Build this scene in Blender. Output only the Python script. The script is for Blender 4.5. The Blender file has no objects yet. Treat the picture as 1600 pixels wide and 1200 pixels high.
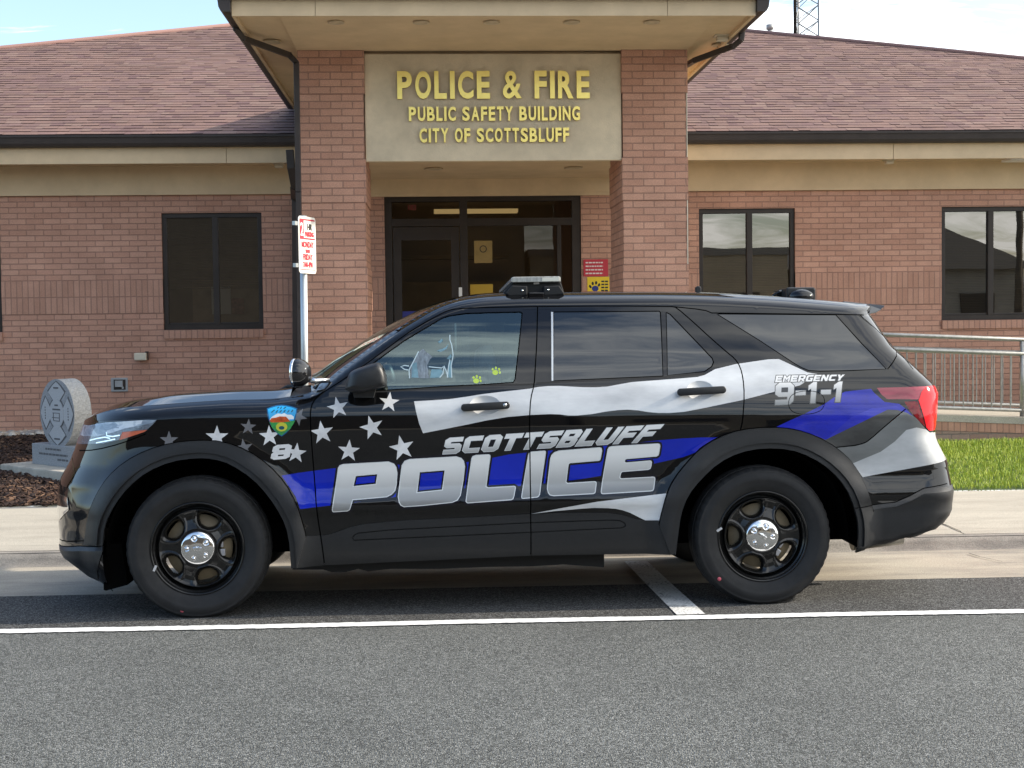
import bpy, bmesh, math, random
import numpy as np
from mathutils import Vector, Matrix, noise as mnoise
from mathutils.geometry import delaunay_2d_cdt, tessellate_polygon
R = math.radians
rnd = random.Random(7)
S = bpy.context.scene
C = S.collection

# ------------------------------------------------------------------ camera
F, PSI, PIT, ROLL, EYE = 2219., R(3.1), math.atan(100/2219.), R(0.70), 1.53
_f = Vector((math.sin(PSI)*math.cos(PIT), math.cos(PSI)*math.cos(PIT), -math.sin(PIT)))
_r0 = Vector((math.cos(PSI), -math.sin(PSI), 0)); _u0 = _r0.cross(_f)
_r = _r0*math.cos(ROLL) - _u0*math.sin(ROLL); _u = _u0*math.cos(ROLL) + _r0*math.sin(ROLL)
cam = bpy.data.objects.new('camera', bpy.data.cameras.new('camera')); C.objects.link(cam)
cam.data.sensor_width = 36; cam.data.lens = F/1600*36; cam.data.clip_end = 3000; cam.data.clip_start = .05
m = Matrix((_r, _u, -_f)).transposed().to_4x4(); m.translation = (0, 0, EYE); cam.matrix_world = m
S.camera = cam
S.view_settings.view_transform = 'Standard'; S.view_settings.look = 'None'
S.view_settings.exposure = 1.2; S.view_settings.gamma = 1

# ------------------------------------------------------------------ sky and sun
SUN_EL, SUN_AZ = R(25), R(1.5)           # azimuth measured from +X (photo right) towards +Y
sd = Vector((math.cos(SUN_EL)*math.cos(SUN_AZ), math.cos(SUN_EL)*math.sin(SUN_AZ), math.sin(SUN_EL)))
w = bpy.data.worlds.new('World'); S.world = w; w.use_nodes = True
nt = w.node_tree; nt.nodes.clear()
def N(nt, t, **k):
    n = nt.nodes.new(t)
    for a, b in k.items():
        if a.startswith('in_'):
            key = a[3:]; key = int(key) if key.isdigit() else key.replace('_', ' ')
            n.inputs[key].default_value = b
        else: setattr(n, a, b)
    return n
def L(nt, a, b): nt.links.new(a, b)
sky = N(nt, 'ShaderNodeTexSky', sky_type='NISHITA', sun_disc=False, sun_elevation=SUN_EL, sun_rotation=math.atan2(sd.x, sd.y), dust_density=2.0, air_density=1.0, ozone_density=1.5)
tc = N(nt, 'ShaderNodeTexCoord')
sx = N(nt, 'ShaderNodeSeparateXYZ'); L(nt, tc.outputs['Generated'], sx.inputs[0])
zz = N(nt, 'ShaderNodeMath', operation='ADD', in_1=.18); L(nt, sx.outputs[2], zz.inputs[0])
zc = N(nt, 'ShaderNodeMath', operation='MAXIMUM', in_1=.06); L(nt, zz.outputs[0], zc.inputs[0])
dx = N(nt, 'ShaderNodeMath', operation='DIVIDE'); L(nt, sx.outputs[0], dx.inputs[0]); L(nt, zc.outputs[0], dx.inputs[1])
dy = N(nt, 'ShaderNodeMath', operation='DIVIDE'); L(nt, sx.outputs[1], dy.inputs[0]); L(nt, zc.outputs[0], dy.inputs[1])
dy2 = N(nt, 'ShaderNodeMath', operation='MULTIPLY', in_1=2.2); L(nt, dy.outputs[0], dy2.inputs[0])
cx = N(nt, 'ShaderNodeCombineXYZ'); L(nt, dx.outputs[0], cx.inputs[0]); L(nt, dy2.outputs[0], cx.inputs[1])
no = N(nt, 'ShaderNodeTexNoise', in_Scale=1.45, in_Detail=9.0, in_Roughness=.6, in_Distortion=1.1); L(nt, cx.outputs[0], no.inputs['Vector'])
bias = N(nt, 'ShaderNodeMath', operation='MULTIPLY_ADD', in_1=.30, in_2=.0); L(nt, sx.outputs[0], bias.inputs[0])
nb = N(nt, 'ShaderNodeMath', operation='ADD'); L(nt, no.outputs['Fac'], nb.inputs[0]); L(nt, bias.outputs[0], nb.inputs[1])
cr = N(nt, 'ShaderNodeValToRGB'); cr.color_ramp.elements[0].position = .48; cr.color_ramp.elements[1].position = .655
L(nt, nb.outputs[0], cr.inputs[0])
skm = N(nt, 'ShaderNodeMixRGB', blend_type='MULTIPLY', in_Fac=1.0, in_Color2=(.15, .15, .15, 1)); L(nt, sky.outputs[0], skm.inputs[1])
cm = N(nt, 'ShaderNodeMixRGB', in_Color2=(1.0, 1.02, 1.02, 1)); L(nt, cr.outputs[0], cm.inputs[0]); L(nt, skm.outputs[0], cm.inputs[1])
bg = N(nt, 'ShaderNodeBackground', in_Strength=1.0); L(nt, cm.outputs[0], bg.inputs[0])
wo = N(nt, 'ShaderNodeOutputWorld'); L(nt, bg.outputs[0], wo.inputs[0])
sl = bpy.data.lights.new('sun', 'SUN'); sl.energy = 3.4; sl.angle = R(0.9); sl.color = (1, .90, .76)
so = bpy.data.objects.new('sun', sl); C.objects.link(so); so.rotation_euler = sd.to_track_quat('Z', 'Y').to_euler(); so.location = (30, 0, 30)

# ------------------------------------------------------------------ measuring: photo pixel -> point on a plane of the place
def ray(px, py): return _f + _r*((px-800)/F) - _u*((py-600)/F)
EYEV = Vector((0, 0, EYE))
def onY(px, py, Y):
    v = ray(px, py); return EYEV + v*(Y/v.y)

# ------------------------------------------------------------------ materials
MATS = {}
def mat(name, col=(.5, .5, .5), rough=.5, metal=0., spec=.5, **k):
    m = bpy.data.materials.new(name); m.use_nodes = True
    b = m.node_tree.nodes['Principled BSDF']
    b.inputs['Base Color'].default_value = (*col, 1); b.inputs['Roughness'].default_value = rough
    b.inputs['Metallic'].default_value = metal; b.inputs['Specular IOR Level'].default_value = spec
    for a, v in k.items(): b.inputs[a.replace('_', ' ')].default_value = v
    MATS[name] = m
    return m
def bsdf(m): return m.node_tree.nodes['Principled BSDF']
def vary(m, scale=6., amt=.25, detail=5., bump=0., bscale=None, rough_amt=0, coord='Object', stretch=None, dark=None):
    """break a flat colour up with noise (wear, dirt, grain) and give it a bump"""
    t = m.node_tree; b = bsdf(m); col = b.inputs['Base Color'].default_value[:]
    tc = N(t, 'ShaderNodeTexCoord'); src = tc.outputs[coord]
    if stretch:
        mp = N(t, 'ShaderNodeMapping'); mp.inputs['Scale'].default_value = stretch; L(t, src, mp.inputs[0]); src = mp.outputs[0]
    n = N(t, 'ShaderNodeTexNoise', in_Scale=scale, in_Detail=detail, in_Roughness=.65); L(t, src, n.inputs['Vector'])
    r = N(t, 'ShaderNodeValToRGB')
    d = dark or tuple(c*(1-amt) for c in col[:3])
    r.color_ramp.elements[0].position = .3; r.color_ramp.elements[0].color = (*d, 1)
    r.color_ramp.elements[1].position = .7; r.color_ramp.elements[1].color = (*[min(1, c*(1+amt*.6)) for c in col[:3]], 1)
    L(t, n.outputs['Fac'], r.inputs[0]); L(t, r.outputs[0], b.inputs['Base Color'])
    if bump:
        n2 = N(t, 'ShaderNodeTexNoise', in_Scale=bscale or scale*8, in_Detail=4.); L(t, src, n2.inputs['Vector'])
        bp = N(t, 'ShaderNodeBump', in_Strength=1.0, in_Distance=bump); L(t, n2.outputs['Fac'], bp.inputs['Height']); L(t, bp.outputs[0], b.inputs['Normal'])
    if rough_amt:
        rm = N(t, 'ShaderNodeMath', operation='MULTIPLY_ADD', in_1=rough_amt, in_2=b.inputs['Roughness'].default_value-rough_amt/2); L(t, n.outputs['Fac'], rm.inputs[0]); L(t, rm.outputs[0], b.inputs['Roughness'])
    return m

def brick_mat(name, c1, c2, mortar, bw=.2032, bh=.0677, off=.5):
    m = mat(name, rough=.85, spec=.25); t = m.node_tree; b = bsdf(m)
    uv = N(t, 'ShaderNodeTexCoord')
    br = N(t, 'ShaderNodeTexBrick', offset=off, offset_frequency=2, squash=1.0, in_Scale=1.0, in_Mortar_Size=.0058, in_Mortar_Smooth=.25, in_Bias=0.0, in_Brick_Width=bw, in_Row_Height=bh)
    br.inputs['Color1'].default_value = (*c1, 1); br.inputs['Color2'].default_value = (*c2, 1); br.inputs['Mortar'].default_value = (*mortar, 1)
    L(t, uv.outputs['UV'], br.inputs['Vector'])
    n = N(t, 'ShaderNodeTexNoise', in_Scale=2.2, in_Detail=7., in_Roughness=.7); L(t, uv.outputs['UV'], n.inputs['Vector'])
    n3 = N(t, 'ShaderNodeTexNoise', in_Scale=90., in_Detail=3.); L(t, uv.outputs['UV'], n3.inputs['Vector'])
    mr = N(t, 'ShaderNodeMapRange', in_1=.25, in_2=.75, in_3=.82, in_4=1.14); L(t, n.outputs['Fac'], mr.inputs[0])
    mr3 = N(t, 'ShaderNodeMapRange', in_1=.3, in_2=.7, in_3=.84, in_4=1.14); L(t, n3.outputs['Fac'], mr3.inputs[0])
    mu = N(t, 'ShaderNodeMath', operation='MULTIPLY'); L(t, mr.outputs[0], mu.inputs[0]); L(t, mr3.outputs[0], mu.inputs[1])
    mx = N(t, 'ShaderNodeVectorMath', operation='SCALE'); L(t, br.outputs['Color'], mx.inputs[0]); L(t, mu.outputs[0], mx.inputs['Scale'])
    L(t, mx.outputs[0], b.inputs['Base Color'])
    inv = N(t, 'ShaderNodeMath', operation='SUBTRACT', in_0=1.0); L(t, br.outputs['Fac'], inv.inputs[1])
    ad = N(t, 'ShaderNodeMath', operation='MULTIPLY_ADD', in_1=.12); L(t, n3.outputs['Fac'], ad.inputs[0]); L(t, inv.outputs[0], ad.inputs[2])
    bp = N(t, 'ShaderNodeBump', in_Strength=1.0, in_Distance=.007); L(t, ad.outputs[0], bp.inputs['Height']); L(t, bp.outputs[0], b.inputs['Normal'])
    return m
M_brick = brick_mat('brick', (.525, .300, .215), (.45, .244, .172), (.33, .195, .145))
M_soldier = brick_mat('soldier brick', (.495, .282, .202), (.43, .236, .166), (.33, .195, .145), bw=.0677, bh=.2032, off=0.)
M_beige = vary(mat('beige stucco', (.62, .475, .305), .85, spec=.2), 2.5, .12, bump=.0015, bscale=120)
M_panel = vary(mat('sign panel stucco', (.65, .555, .405), .9, spec=.2), 3.0, .18, bump=.003, bscale=70)
M_bronze = vary(mat('bronze metal', (.036, .028, .023), .45, .0, .3), 5, .25)
M_gutter = vary(mat('gutter metal', (.048, .038, .034), .42, spec=.3), 4, .2)
M_gold = vary(mat('gold letter', (.98, .73, .21), .30, .8, .5), 8, .12)
M_goldside = mat('letter edge', (.22, .13, .03), .5)
M_dark = mat('interior dark', (.035, .030, .026), .9)
M_room = mat('room wall', (.30, .25, .18), .9)
M_white = mat('white paint', (.78, .77, .74), .5)
M_cream = mat('cream plastic', (.60, .54, .42), .5)
M_grey = vary(mat('grey metal', (.33, .34, .34), .45), 6, .2)

def glass_mat(name, gloss, gcol, tcol, rough=.006, wave=0.):
    m = bpy.data.materials.new(name); m.use_nodes = True; t = m.node_tree; t.nodes.clear()
    o = N(t, 'ShaderNodeOutputMaterial'); mx = N(t, 'ShaderNodeMixShader')
    fr = N(t, 'ShaderNodeFresnel', in_IOR=1.5)
    ad = N(t, 'ShaderNodeMath', operation='MAXIMUM', in_1=gloss); L(t, fr.outputs[0], ad.inputs[0])
    a = N(t, 'ShaderNodeBsdfTransparent'); a.inputs[0].default_value = (*tcol, 1)
    g = N(t, 'ShaderNodeBsdfGlossy', in_Roughness=rough); g.inputs[0].default_value = (*gcol, 1)
    if wave:
        tcn = N(t, 'ShaderNodeTexCoord'); nn = N(t, 'ShaderNodeTexNoise', in_Scale=1.6, in_Detail=1.0); L(t, tcn.outputs['Object'], nn.inputs['Vector'])
        bp = N(t, 'ShaderNodeBump', in_Strength=1., in_Distance=wave); L(t, nn.outputs['Fac'], bp.inputs['Height']); L(t, bp.outputs[0], g.inputs['Normal'])
    L(t, ad.outputs[0], mx.inputs[0]); L(t, a.outputs[0], mx.inputs[1]); L(t, g.outputs[0], mx.inputs[2]); L(t, mx.outputs[0], o.inputs[0])
    MATS[name] = m
    return m
M_pane = glass_mat('window glass', .34, (.62, .59, .545), (.50, .46, .40), wave=.0006)
M_doorglass = glass_mat('door glass', .05, (.8, .75, .68), (.60, .55, .48))

# ------------------------------------------------------------------ mesh helpers
def new_obj(name, me, parent=None):
    o = bpy.data.objects.new(name, me); C.objects.link(o)
    if parent: o.parent = parent
    return o
def tag(o, label=None, cat=None, group=None, kind=None):
    if label: o['label'] = label
    if cat: o['category'] = cat
    if group: o['group'] = group
    if kind: o['kind'] = kind
    return o
def empty(name, loc=(0, 0, 0), rz=0, label=None, cat=None, group=None):
    o = bpy.data.objects.new(name, None); C.objects.link(o); o.location = loc; o.rotation_euler = (0, 0, rz); o.empty_display_size = .3
    return tag(o, label, cat, group)

class MB:
    """collects faces with box-mapped UVs in metres, then links them as ONE mesh object"""
    def __init__(s): s.v = []; s.f = []; s.uv = []; s.mi = []; s.sm = []; s.uvswap = False; s.uvoff = (0, 0)
    def face(s, pts, mi=0, smooth=False, uv=None):
        i = len(s.v); pts = [Vector(p) for p in pts]; s.v += pts; s.f.append(tuple(range(i, i+len(pts)))); s.mi.append(mi); s.sm.append(smooth)
        if uv is None:
            n = (pts[1]-pts[0]).cross(pts[-1]-pts[0]); a = [abs(c) for c in n]
            if a[2] >= a[0] and a[2] >= a[1]: uv = [(p.x, p.y) for p in pts]
            elif a[1] >= a[0]: uv = [(p.x, p.z) for p in pts]
            else: uv = [(p.y, p.z) for p in pts]
            uv = [(q[0]+s.uvoff[0], q[1]+s.uvoff[1]) for q in uv]
        s.uv.append(uv)
    def box(s, x0, x1, y0, y1, z0, z1, mi=0, skip=''):
        p = [(x, y, z) for z in (z0, z1) for y in (y0, y1) for x in (x0, x1)]
        for k, q in (('b', (0, 2, 3, 1)), ('t', (4, 5, 7, 6)), ('f', (0, 1, 5, 4)), ('k', (2, 6, 7, 3)), ('l', (0, 4, 6, 2)), ('r', (1, 3, 7, 5))):
            if k not in skip: s.face([p[i] for i in q], mi)
    def prism(s, poly, y0, y1, mi=0, axis='y', T=None):
        """poly in (a,b); extruded along axis"""
        mk = {'y': lambda a, b, c: (a, c, b), 'x': lambda a, b, c: (c, a, b), 'z': lambda a, b, c: (a, b, c)}[axis]
        A = [Vector(mk(a, b, y0)) for a, b in poly]; B = [Vector(mk(a, b, y1)) for a, b in poly]
        if T: A = [T @ p for p in A]; B = [T @ p for p in B]
        n = len(poly)
        tri = tessellate_polygon([[Vector((a, b, 0)) for a, b in poly]])
        for t in tri:
            s.face([A[i] for i in t], mi); s.face([B[i] for i in t[::-1]], mi)
        for i in range(n): s.face([A[i], A[(i+1) % n], B[(i+1) % n], B[i]], mi)
    def tube(s, pts, r, seg=10, mi=0, cap=True, r1=None):
        pts = [Vector(p) for p in pts]; rings = []
        for i, p in enumerate(pts):
            d = (pts[min(i+1, len(pts)-1)]-pts[max(i-1, 0)]).normalized()
            a = d.cross(Vector((0, 0, 1)) if abs(d.z) < .9 else Vector((1, 0, 0))).normalized(); b = d.cross(a)
            rr = r if r1 is None else r + (r1-r)*i/(len(pts)-1)
            rings.append([p + a*rr*math.cos(2*math.pi*k/seg) + b*rr*math.sin(2*math.pi*k/seg) for k in range(seg)])
        for i in range(len(pts)-1):
            for k in range(seg):
                s.face([rings[i][k], rings[i][(k+1) % seg], rings[i+1][(k+1) % seg], rings[i+1][k]], mi, True)
        if cap: s.face(rings[0][::-1], mi); s.face(rings[-1], mi)
    def lathe(s, prof, c=(0, 0, 0), seg=64, mi=0, axis='y', smooth=True):
        """prof: (r, h); revolve round axis through c"""
        c = Vector(c)
        def P(r, h, a):
            if axis == 'y': return c + Vector((r*math.cos(a), h, r*math.sin(a)))
            if axis == 'z': return c + Vector((r*math.cos(a), r*math.sin(a), h))
            return c + Vector((h, r*math.cos(a), r*math.sin(a)))
        for (r0, h0), (r1, h1) in zip(prof, prof[1:]):
            for k in range(seg):
                a0, a1 = 2*math.pi*k/seg, 2*math.pi*(k+1)/seg
                q = [P(r0, h0, a0), P(r0, h0, a1), P(r1, h1, a1), P(r1, h1, a0)]
                if r0 < 1e-6: q = q[1:]
                elif r1 < 1e-6: q = q[:3]
                s.face(q, mi, smooth)
    def ellipsoid(s, c, rx, ry, rz, n=24, mi=0, T=None):
        c = Vector(c)
        def P(i, j):
            a, b = math.pi*i/n, 2*math.pi*j/(2*n); v = Vector((rx*math.sin(a)*math.cos(b), ry*math.sin(a)*math.sin(b), rz*math.cos(a)))
            return c + (T @ v if T else v)
        for i in range(n):
            for j in range(2*n):
                q = [P(i, j), P(i+1, j), P(i+1, j+1), P(i, j+1)]
                if i == 0: q = [q[0], q[1], q[2]]
                elif i == n-1: q = [q[0], q[1], q[3]]
                s.face(q, mi, True)
    def build(s, name, mats, parent=None, weld=True, bevel=0., recalc=True):
        if not isinstance(mats, (list, tuple)): mats = [mats]
        me = bpy.data.meshes.new(name); me.from_pydata([tuple(v) for v in s.v], [], s.f)
        for m_ in mats: me.materials.append(m_)
        ul = me.uv_layers.new(name='UVMap')
        flat = [c for u in s.uv for p in u for c in p]; ul.data.foreach_set('uv', flat)
        me.polygons.foreach_set('material_index', s.mi); me.polygons.foreach_set('use_smooth', s.sm)
        bm = bmesh.new(); bm.from_mesh(me)
        if weld: bmesh.ops.remove_doubles(bm, verts=bm.verts, dist=1e-5)
        if recalc: bmesh.ops.recalc_face_normals(bm, faces=bm.faces)
        if bevel:
            es = [e for e in bm.edges if len(e.link_faces) == 2 and e.calc_face_angle(0) > .5]
            bmesh.ops.bevel(bm, geom=es, offset=bevel, segments=2, affect='EDGES', profile=.6)
        bm.to_mesh(me); bm.free()
        return new_obj(name, me, parent)

def text_mesh(name, s, size, mats, parent=None, sx=1., depth=.01, bold=0., align='CENTER', T=None, spacing=1.0):
    """real lettering: text turned into a mesh; front face looks along -Y, baseline along X"""
    cu = bpy.data.curves.new(name, 'FONT'); cu.body = s; cu.size = size; cu.extrude = depth/2; cu.offset = bold; cu.align_x = align; cu.align_y = 'BOTTOM_BASELINE'; cu.space_character = spacing
    cu.resolution_u = 4
    o = bpy.data.objects.new(name, cu); C.objects.link(o)
    dg = bpy.context.evaluated_depsgraph_get(); me = bpy.data.meshes.new_from_object(o.evaluated_get(dg))
    bpy.data.objects.remove(o); bpy.data.curves.remove(cu)
    me.transform((T or Matrix()) @ Matrix.Rotation(R(90), 4, 'X') @ Matrix.Diagonal((sx, 1, 1, 1)))
    me.name = name
    me.materials.clear()
    for m_ in (mats if isinstance(mats, (list, tuple)) else [mats]): me.materials.append(m_)
    if len(me.materials) > 1:
        for p in me.polygons: p.material_index = 0 if abs(p.normal.y) > .7 else 1
    return new_obj(name, me, parent)

# ------------------------------------------------------------------ ground
def zroad(y): return 0. if y < 6.8 else -.035*(y-6.8)
Y_ASPH, Y_FLOW, Y_BACK, Y_WALL = 8.36, 9.60, 11.76, 17.42
def zground(y):
    if y < Y_ASPH: return zroad(y)
    if y < Y_FLOW: return zroad(Y_ASPH)-.030*(y-Y_ASPH)
    if y < Y_FLOW+.05: return zground(Y_FLOW-1e-6)+.095*(y-Y_FLOW)/.05
    if y < Y_BACK: return .004+.0195*(y-Y_FLOW-.05)
    return .045+.0345*(y-Y_BACK)
SK = -.017       # the kerb runs very slightly out of square with the lens
def strip(name, ys, x0, x1, m_, nx=1, kind='structure', dz=0., zf=zground, skew=0.):
    mb = MB()
    xs = [x0+(x1-x0)*i/nx for i in range(nx+1)]
    for a, b in zip(ys, ys[1:]):
        for p, q in zip(xs, xs[1:]):
            mb.face([(p, a+skew*p, zf(a)+dz), (q, a+skew*q, zf(a)+dz), (q, b+skew*q, zf(b)+dz), (p, b+skew*p, zf(b)+dz)], 0, True)
    o = mb.build(name, m_)
    if kind: tag(o, kind=kind)
    return o

def asphalt_mat(name, base, lo, hi, tint=(1, 1, 1)):
    m = mat(name, base, .88, spec=.3); t = m.node_tree; b = bsdf(m)
    tc = N(t, 'ShaderNodeTexCoord')
    v = N(t, 'ShaderNodeTexVoronoi', in_Scale=165., in_Randomness=1.0); L(t, tc.outputs['Object'], v.inputs['Vector'])
    sp = N(t, 'ShaderNodeSeparateColor'); L(t, v.outputs['Color'], sp.inputs[0])
    r = N(t, 'ShaderNodeValToRGB'); e = r.color_ramp.elements
    e[0].position = 0.; e[0].color = (*[lo*c for c in tint], 1); e[1].position = 1.; e[1].color = (*[hi*c for c in tint], 1)
    k = r.color_ramp.elements.new(.55); k.color = (*base, 1)
    L(t, sp.outputs[0], r.inputs[0])
    n = N(t, 'ShaderNodeTexNoise', in_Scale=.55, in_Detail=8., in_Roughness=.65); L(t, tc.outputs['Object'], n.inputs['Vector'])
    mr = N(t, 'ShaderNodeMapRange', in_1=.3, in_2=.7, in_3=.82, in_4=1.16); L(t, n.outputs['Fac'], mr.inputs[0])
    ft = N(t, 'ShaderNodeTexNoise', in_Scale=160., in_Detail=2.); L(t, tc.outputs['Object'], ft.inputs['Vector'])
    mr2 = N(t, 'ShaderNodeMapRange', in_1=.35, in_2=.65, in_3=.8, in_4=1.2); L(t, ft.outputs['Fac'], mr2.inputs[0])
    mu = N(t, 'ShaderNodeMath', operation='MULTIPLY'); L(t, mr.outputs[0], mu.inputs[0]); L(t, mr2.outputs[0], mu.inputs[1])
    vm = N(t, 'ShaderNodeVectorMath', operation='SCALE'); L(t, r.outputs[0], vm.inputs[0]); L(t, mu.outputs[0], vm.inputs['Scale'])
    L(t, vm.outputs[0], b.inputs['Base Color'])
    hm = N(t, 'ShaderNodeMath', operation='MULTIPLY_ADD', in_1=-1.0); L(t, v.outputs['Distance'], hm.inputs[0]); L(t, ft.outputs['Fac'], hm.inputs[2])
    bp = N(t, 'ShaderNodeBump', in_Strength=.9, in_Distance=.006); L(t, hm.outputs[0], bp.inputs['Height']); L(t, bp.outputs[0], b.inputs['Normal'])
    return m
M_asph = asphalt_mat('asphalt', (.112, .117, .109), .040, .25, (1, 1.01, .97))
M_asphd = asphalt_mat('coarse asphalt', (.055, .054, .051), .018, .22, (1, 1, .98))
M_paint = vary(mat('road paint', (.74, .74, .72), .7), 30, .2, bump=.003, bscale=110)
M_oldpaint = mat('worn road paint', (.5, .5, .49), .8)
def worn(m, base):   # paint worn off the stones: patches of asphalt show through
    t = m.node_tree; b = bsdf(m); tc = N(t, 'ShaderNodeTexCoord')
    n = N(t, 'ShaderNodeTexNoise', in_Scale=75., in_Detail=3.); L(t, tc.outputs['Object'], n.inputs['Vector'])
    n2 = N(t, 'ShaderNodeTexNoise', in_Scale=5., in_Detail=5.); L(t, tc.outputs['Object'], n2.inputs['Vector'])
    a = N(t, 'ShaderNodeMath', operation='MULTIPLY_ADD', in_1=.5); L(t, n2.outputs['Fac'], a.inputs[0]); L(t, n.outputs['Fac'], a.inputs[2])
    r = N(t, 'ShaderNodeValToRGB'); r.color_ramp.elements[0].position = .56; r.color_ramp.elements[0].color = (.10, .10, .10, 1)
    r.color_ramp.elements[1].position = .72; r.color_ramp.elements[1].color = (*base, 1)
    L(t, a.outputs[0], r.inputs[0]); L(t, r.outputs[0], b.inputs['Base Color'])
worn(M_oldpaint, (.66, .66, .64))

def concrete_mat(name, base, stain, s1=1.2):
    m = mat(name, base, .85, spec=.3); t = m.node_tree; b = bsdf(m); tc = N(t, 'ShaderNodeTexCoord')
    mp = N(t, 'ShaderNodeMapping'); mp.inputs['Scale'].default_value = (.6, 2.2, 1); L(t, tc.outputs['Object'], mp.inputs[0])
    n = N(t, 'ShaderNodeTexNoise', in_Scale=s1, in_Detail=9., in_Roughness=.68); L(t, mp.outputs[0], n.inputs['Vector'])
    r = N(t, 'ShaderNodeValToRGB'); r.color_ramp.elements[0].position = .33; r.color_ramp.elements[0].color = (*stain, 1)
    r.color_ramp.elements[1].position = .58; r.color_ramp.elements[1].color = (*base, 1); L(t, n.outputs['Fac'], r.inputs[0])
    f = N(t, 'ShaderNodeTexNoise', in_Scale=120., in_Detail=3.); L(t, tc.outputs['Object'], f.inputs['Vector'])
    mr = N(t, 'ShaderNodeMapRange', in_1=.3, in_2=.7, in_3=.80, in_4=1.16); L(t, f.outputs['Fac'], mr.inputs[0])
    vm = N(t, 'ShaderNodeVectorMath', operation='SCALE'); L(t, r.outputs[0], vm.inputs[0]); L(t, mr.outputs[0], vm.inputs['Scale']); L(t, vm.outputs[0], b.inputs['Base Color'])
    bp = N(t, 'ShaderNodeBump', in_Strength=.7, in_Distance=.004); L(t, f.outputs['Fac'], bp.inputs['Height']); L(t, bp.outputs[0], b.inputs['Normal'])
    return m
M_conc = concrete_mat('sidewalk concrete', (.46, .42, .345), (.35, .315, .26))
M_gut = concrete_mat('gutter concrete', (.40, .355, .285), (.25, .225, .19), 1.8)
M_curb = concrete_mat('kerb concrete', (.33, .30, .26), (.17, .155, .14), 3.)
M_soil = vary(mat('soil', (.055, .032, .02), .95), 14, .5, bump=.02, bscale=40)
M_earth = vary(mat('earth', (.12, .11, .08), .95), 1.5, .3)
strip('ground', [-400, -60, -20], -400, 400, M_earth, dz=-.12, zf=lambda y: 0)
strip('terrain', [17.5, 60, 400], -400, 400, M_earth, dz=.1, zf=lambda y: 0)
strip('road', [-9, -4, 0, 4, 6.8, 7.4, 8, Y_ASPH], -90, 90, M_asph, nx=2, skew=SK)
strip('parking_lane', [7.20, 7.6, 8, Y_ASPH+.01], -90, 90, M_asphd, nx=2, dz=.003, skew=SK)
strip('far_pavement', [-20, -9], -90, 90, M_conc, dz=.02, zf=lambda y: 0)
strip('gutter', [Y_ASPH, 9, Y_FLOW], -90, 90, M_gut, nx=2, skew=SK)
# kerb face: a rolled step
mb = MB(); z0 = zground(Y_FLOW-1e-6); pr = [(Y_FLOW, z0), (Y_FLOW+.02, z0+.012), (Y_FLOW+.035, z0+.05), (Y_FLOW+.05, z0+.08), (Y_FLOW+.10, .003)]
for a, b in zip(pr, pr[1:]):
    mb.face([(-90, a[0]+90*-SK, a[1]), (90, a[0]+90*SK, a[1]), (90, b[0]+90*SK, b[1]), (-90, b[0]-90*SK, b[1])], 0, True)
tag(mb.build('kerb', M_curb), kind='structure')
# sidewalk as slabs with tooled joints
mb = MB(); jx = 1.52
for i in range(-18, 19):
    a, b = i*jx+.62+.004, (i+1)*jx+.62-.004
    for y0, y1 in ((Y_FLOW+.10, Y_FLOW+.30), (Y_FLOW+.306, Y_BACK)):
        mb.face([(a, y0+SK*a, zground(y0)), (b, y0+SK*b, zground(y0)), (b, y1+SK*b, zground(y1)), (a, y1+SK*a, zground(y1))])
tag(mb.build('sidewalk', M_conc), kind='structure')
strip('pavement_bed', [Y_FLOW+.06, Y_BACK], -60, 60, M_curb, dz=-.008, skew=SK)
# crack in sidewalk and kerb
mb = MB()
for run in (((1466, 817), (1482, 823), (1500, 831), (1506, 840)), ((1514, 866), (1530, 871), (1548, 875), (1566, 879))):
    cp = []
    for px, py in run:
        v = ray(px, py); y = 8.
        while EYE+v.z*y/v.y > zground(y) and y < 12: y += .002
        cp.append(Vector((v.x*y/v.y, y, zground(y)+.007)))
    for k, (a, b) in enumerate(zip(cp, cp[1:])):
        d = (b-a).normalized(); s_ = Vector((-d.y, d.x, 0))*(.006, .004, .003)[k % 3]; mb.face([a-s_, a+s_, b+s_, b-s_])
tag(mb.build('pavement_crack', mat('crack', (.05, .045, .04), .95)), kind='structure')
# markings
def mark(name, x0, x1, ya, yb, m_):
    mb = MB(); n = max(1, int(abs(x1-x0)/4))
    for i in range(n):
        p, q = x0+(x1-x0)*i/n, x0+(x1-x0)*(i+1)/n
        mb.face([(p, ya+SK*p, zroad(ya)+.006), (q, ya+SK*q, zroad(ya)+.006), (q, yb+SK*q, zroad(yb)+.006), (p, yb+SK*p, zroad(yb)+.006)])
    return tag(mb.build(name, m_), kind='structure')
mb = MB(); M_line = mat('line paint', (.74, .74, .72), .75); worn(M_line, (.76, .76, .74))
for e_ in M_line.node_tree.nodes:
    if e_.type == 'VALTORGB': e_.color_ramp.elements[0].position = .44; e_.color_ramp.elements[1].position = .56; e_.color_ramp.elements[0].color = (.20, .20, .195, 1)
x = -40.; pa = pb = None
while x < 40:
    st = .022 if -3.2 < x < 4.2 else 1.; ja, jb = (rnd.uniform(-.005, .005), rnd.uniform(-.005, .005)) if st < 1 else (0, 0)
    wv = .006*math.sin(x*1.3)+.004*math.sin(x*3.1+1)
    qa, qb = (x, 7.145+ja+wv+SK*x, zroad(7.14)+.006), (x, 7.26+jb+wv+SK*x, zroad(7.26)+.006)
    if pa: mb.face([pa, qa, qb, pb])
    pa, pb = qa, qb; x += st
tag(mb.build('edge_line_marking', M_line), kind='structure')
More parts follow.
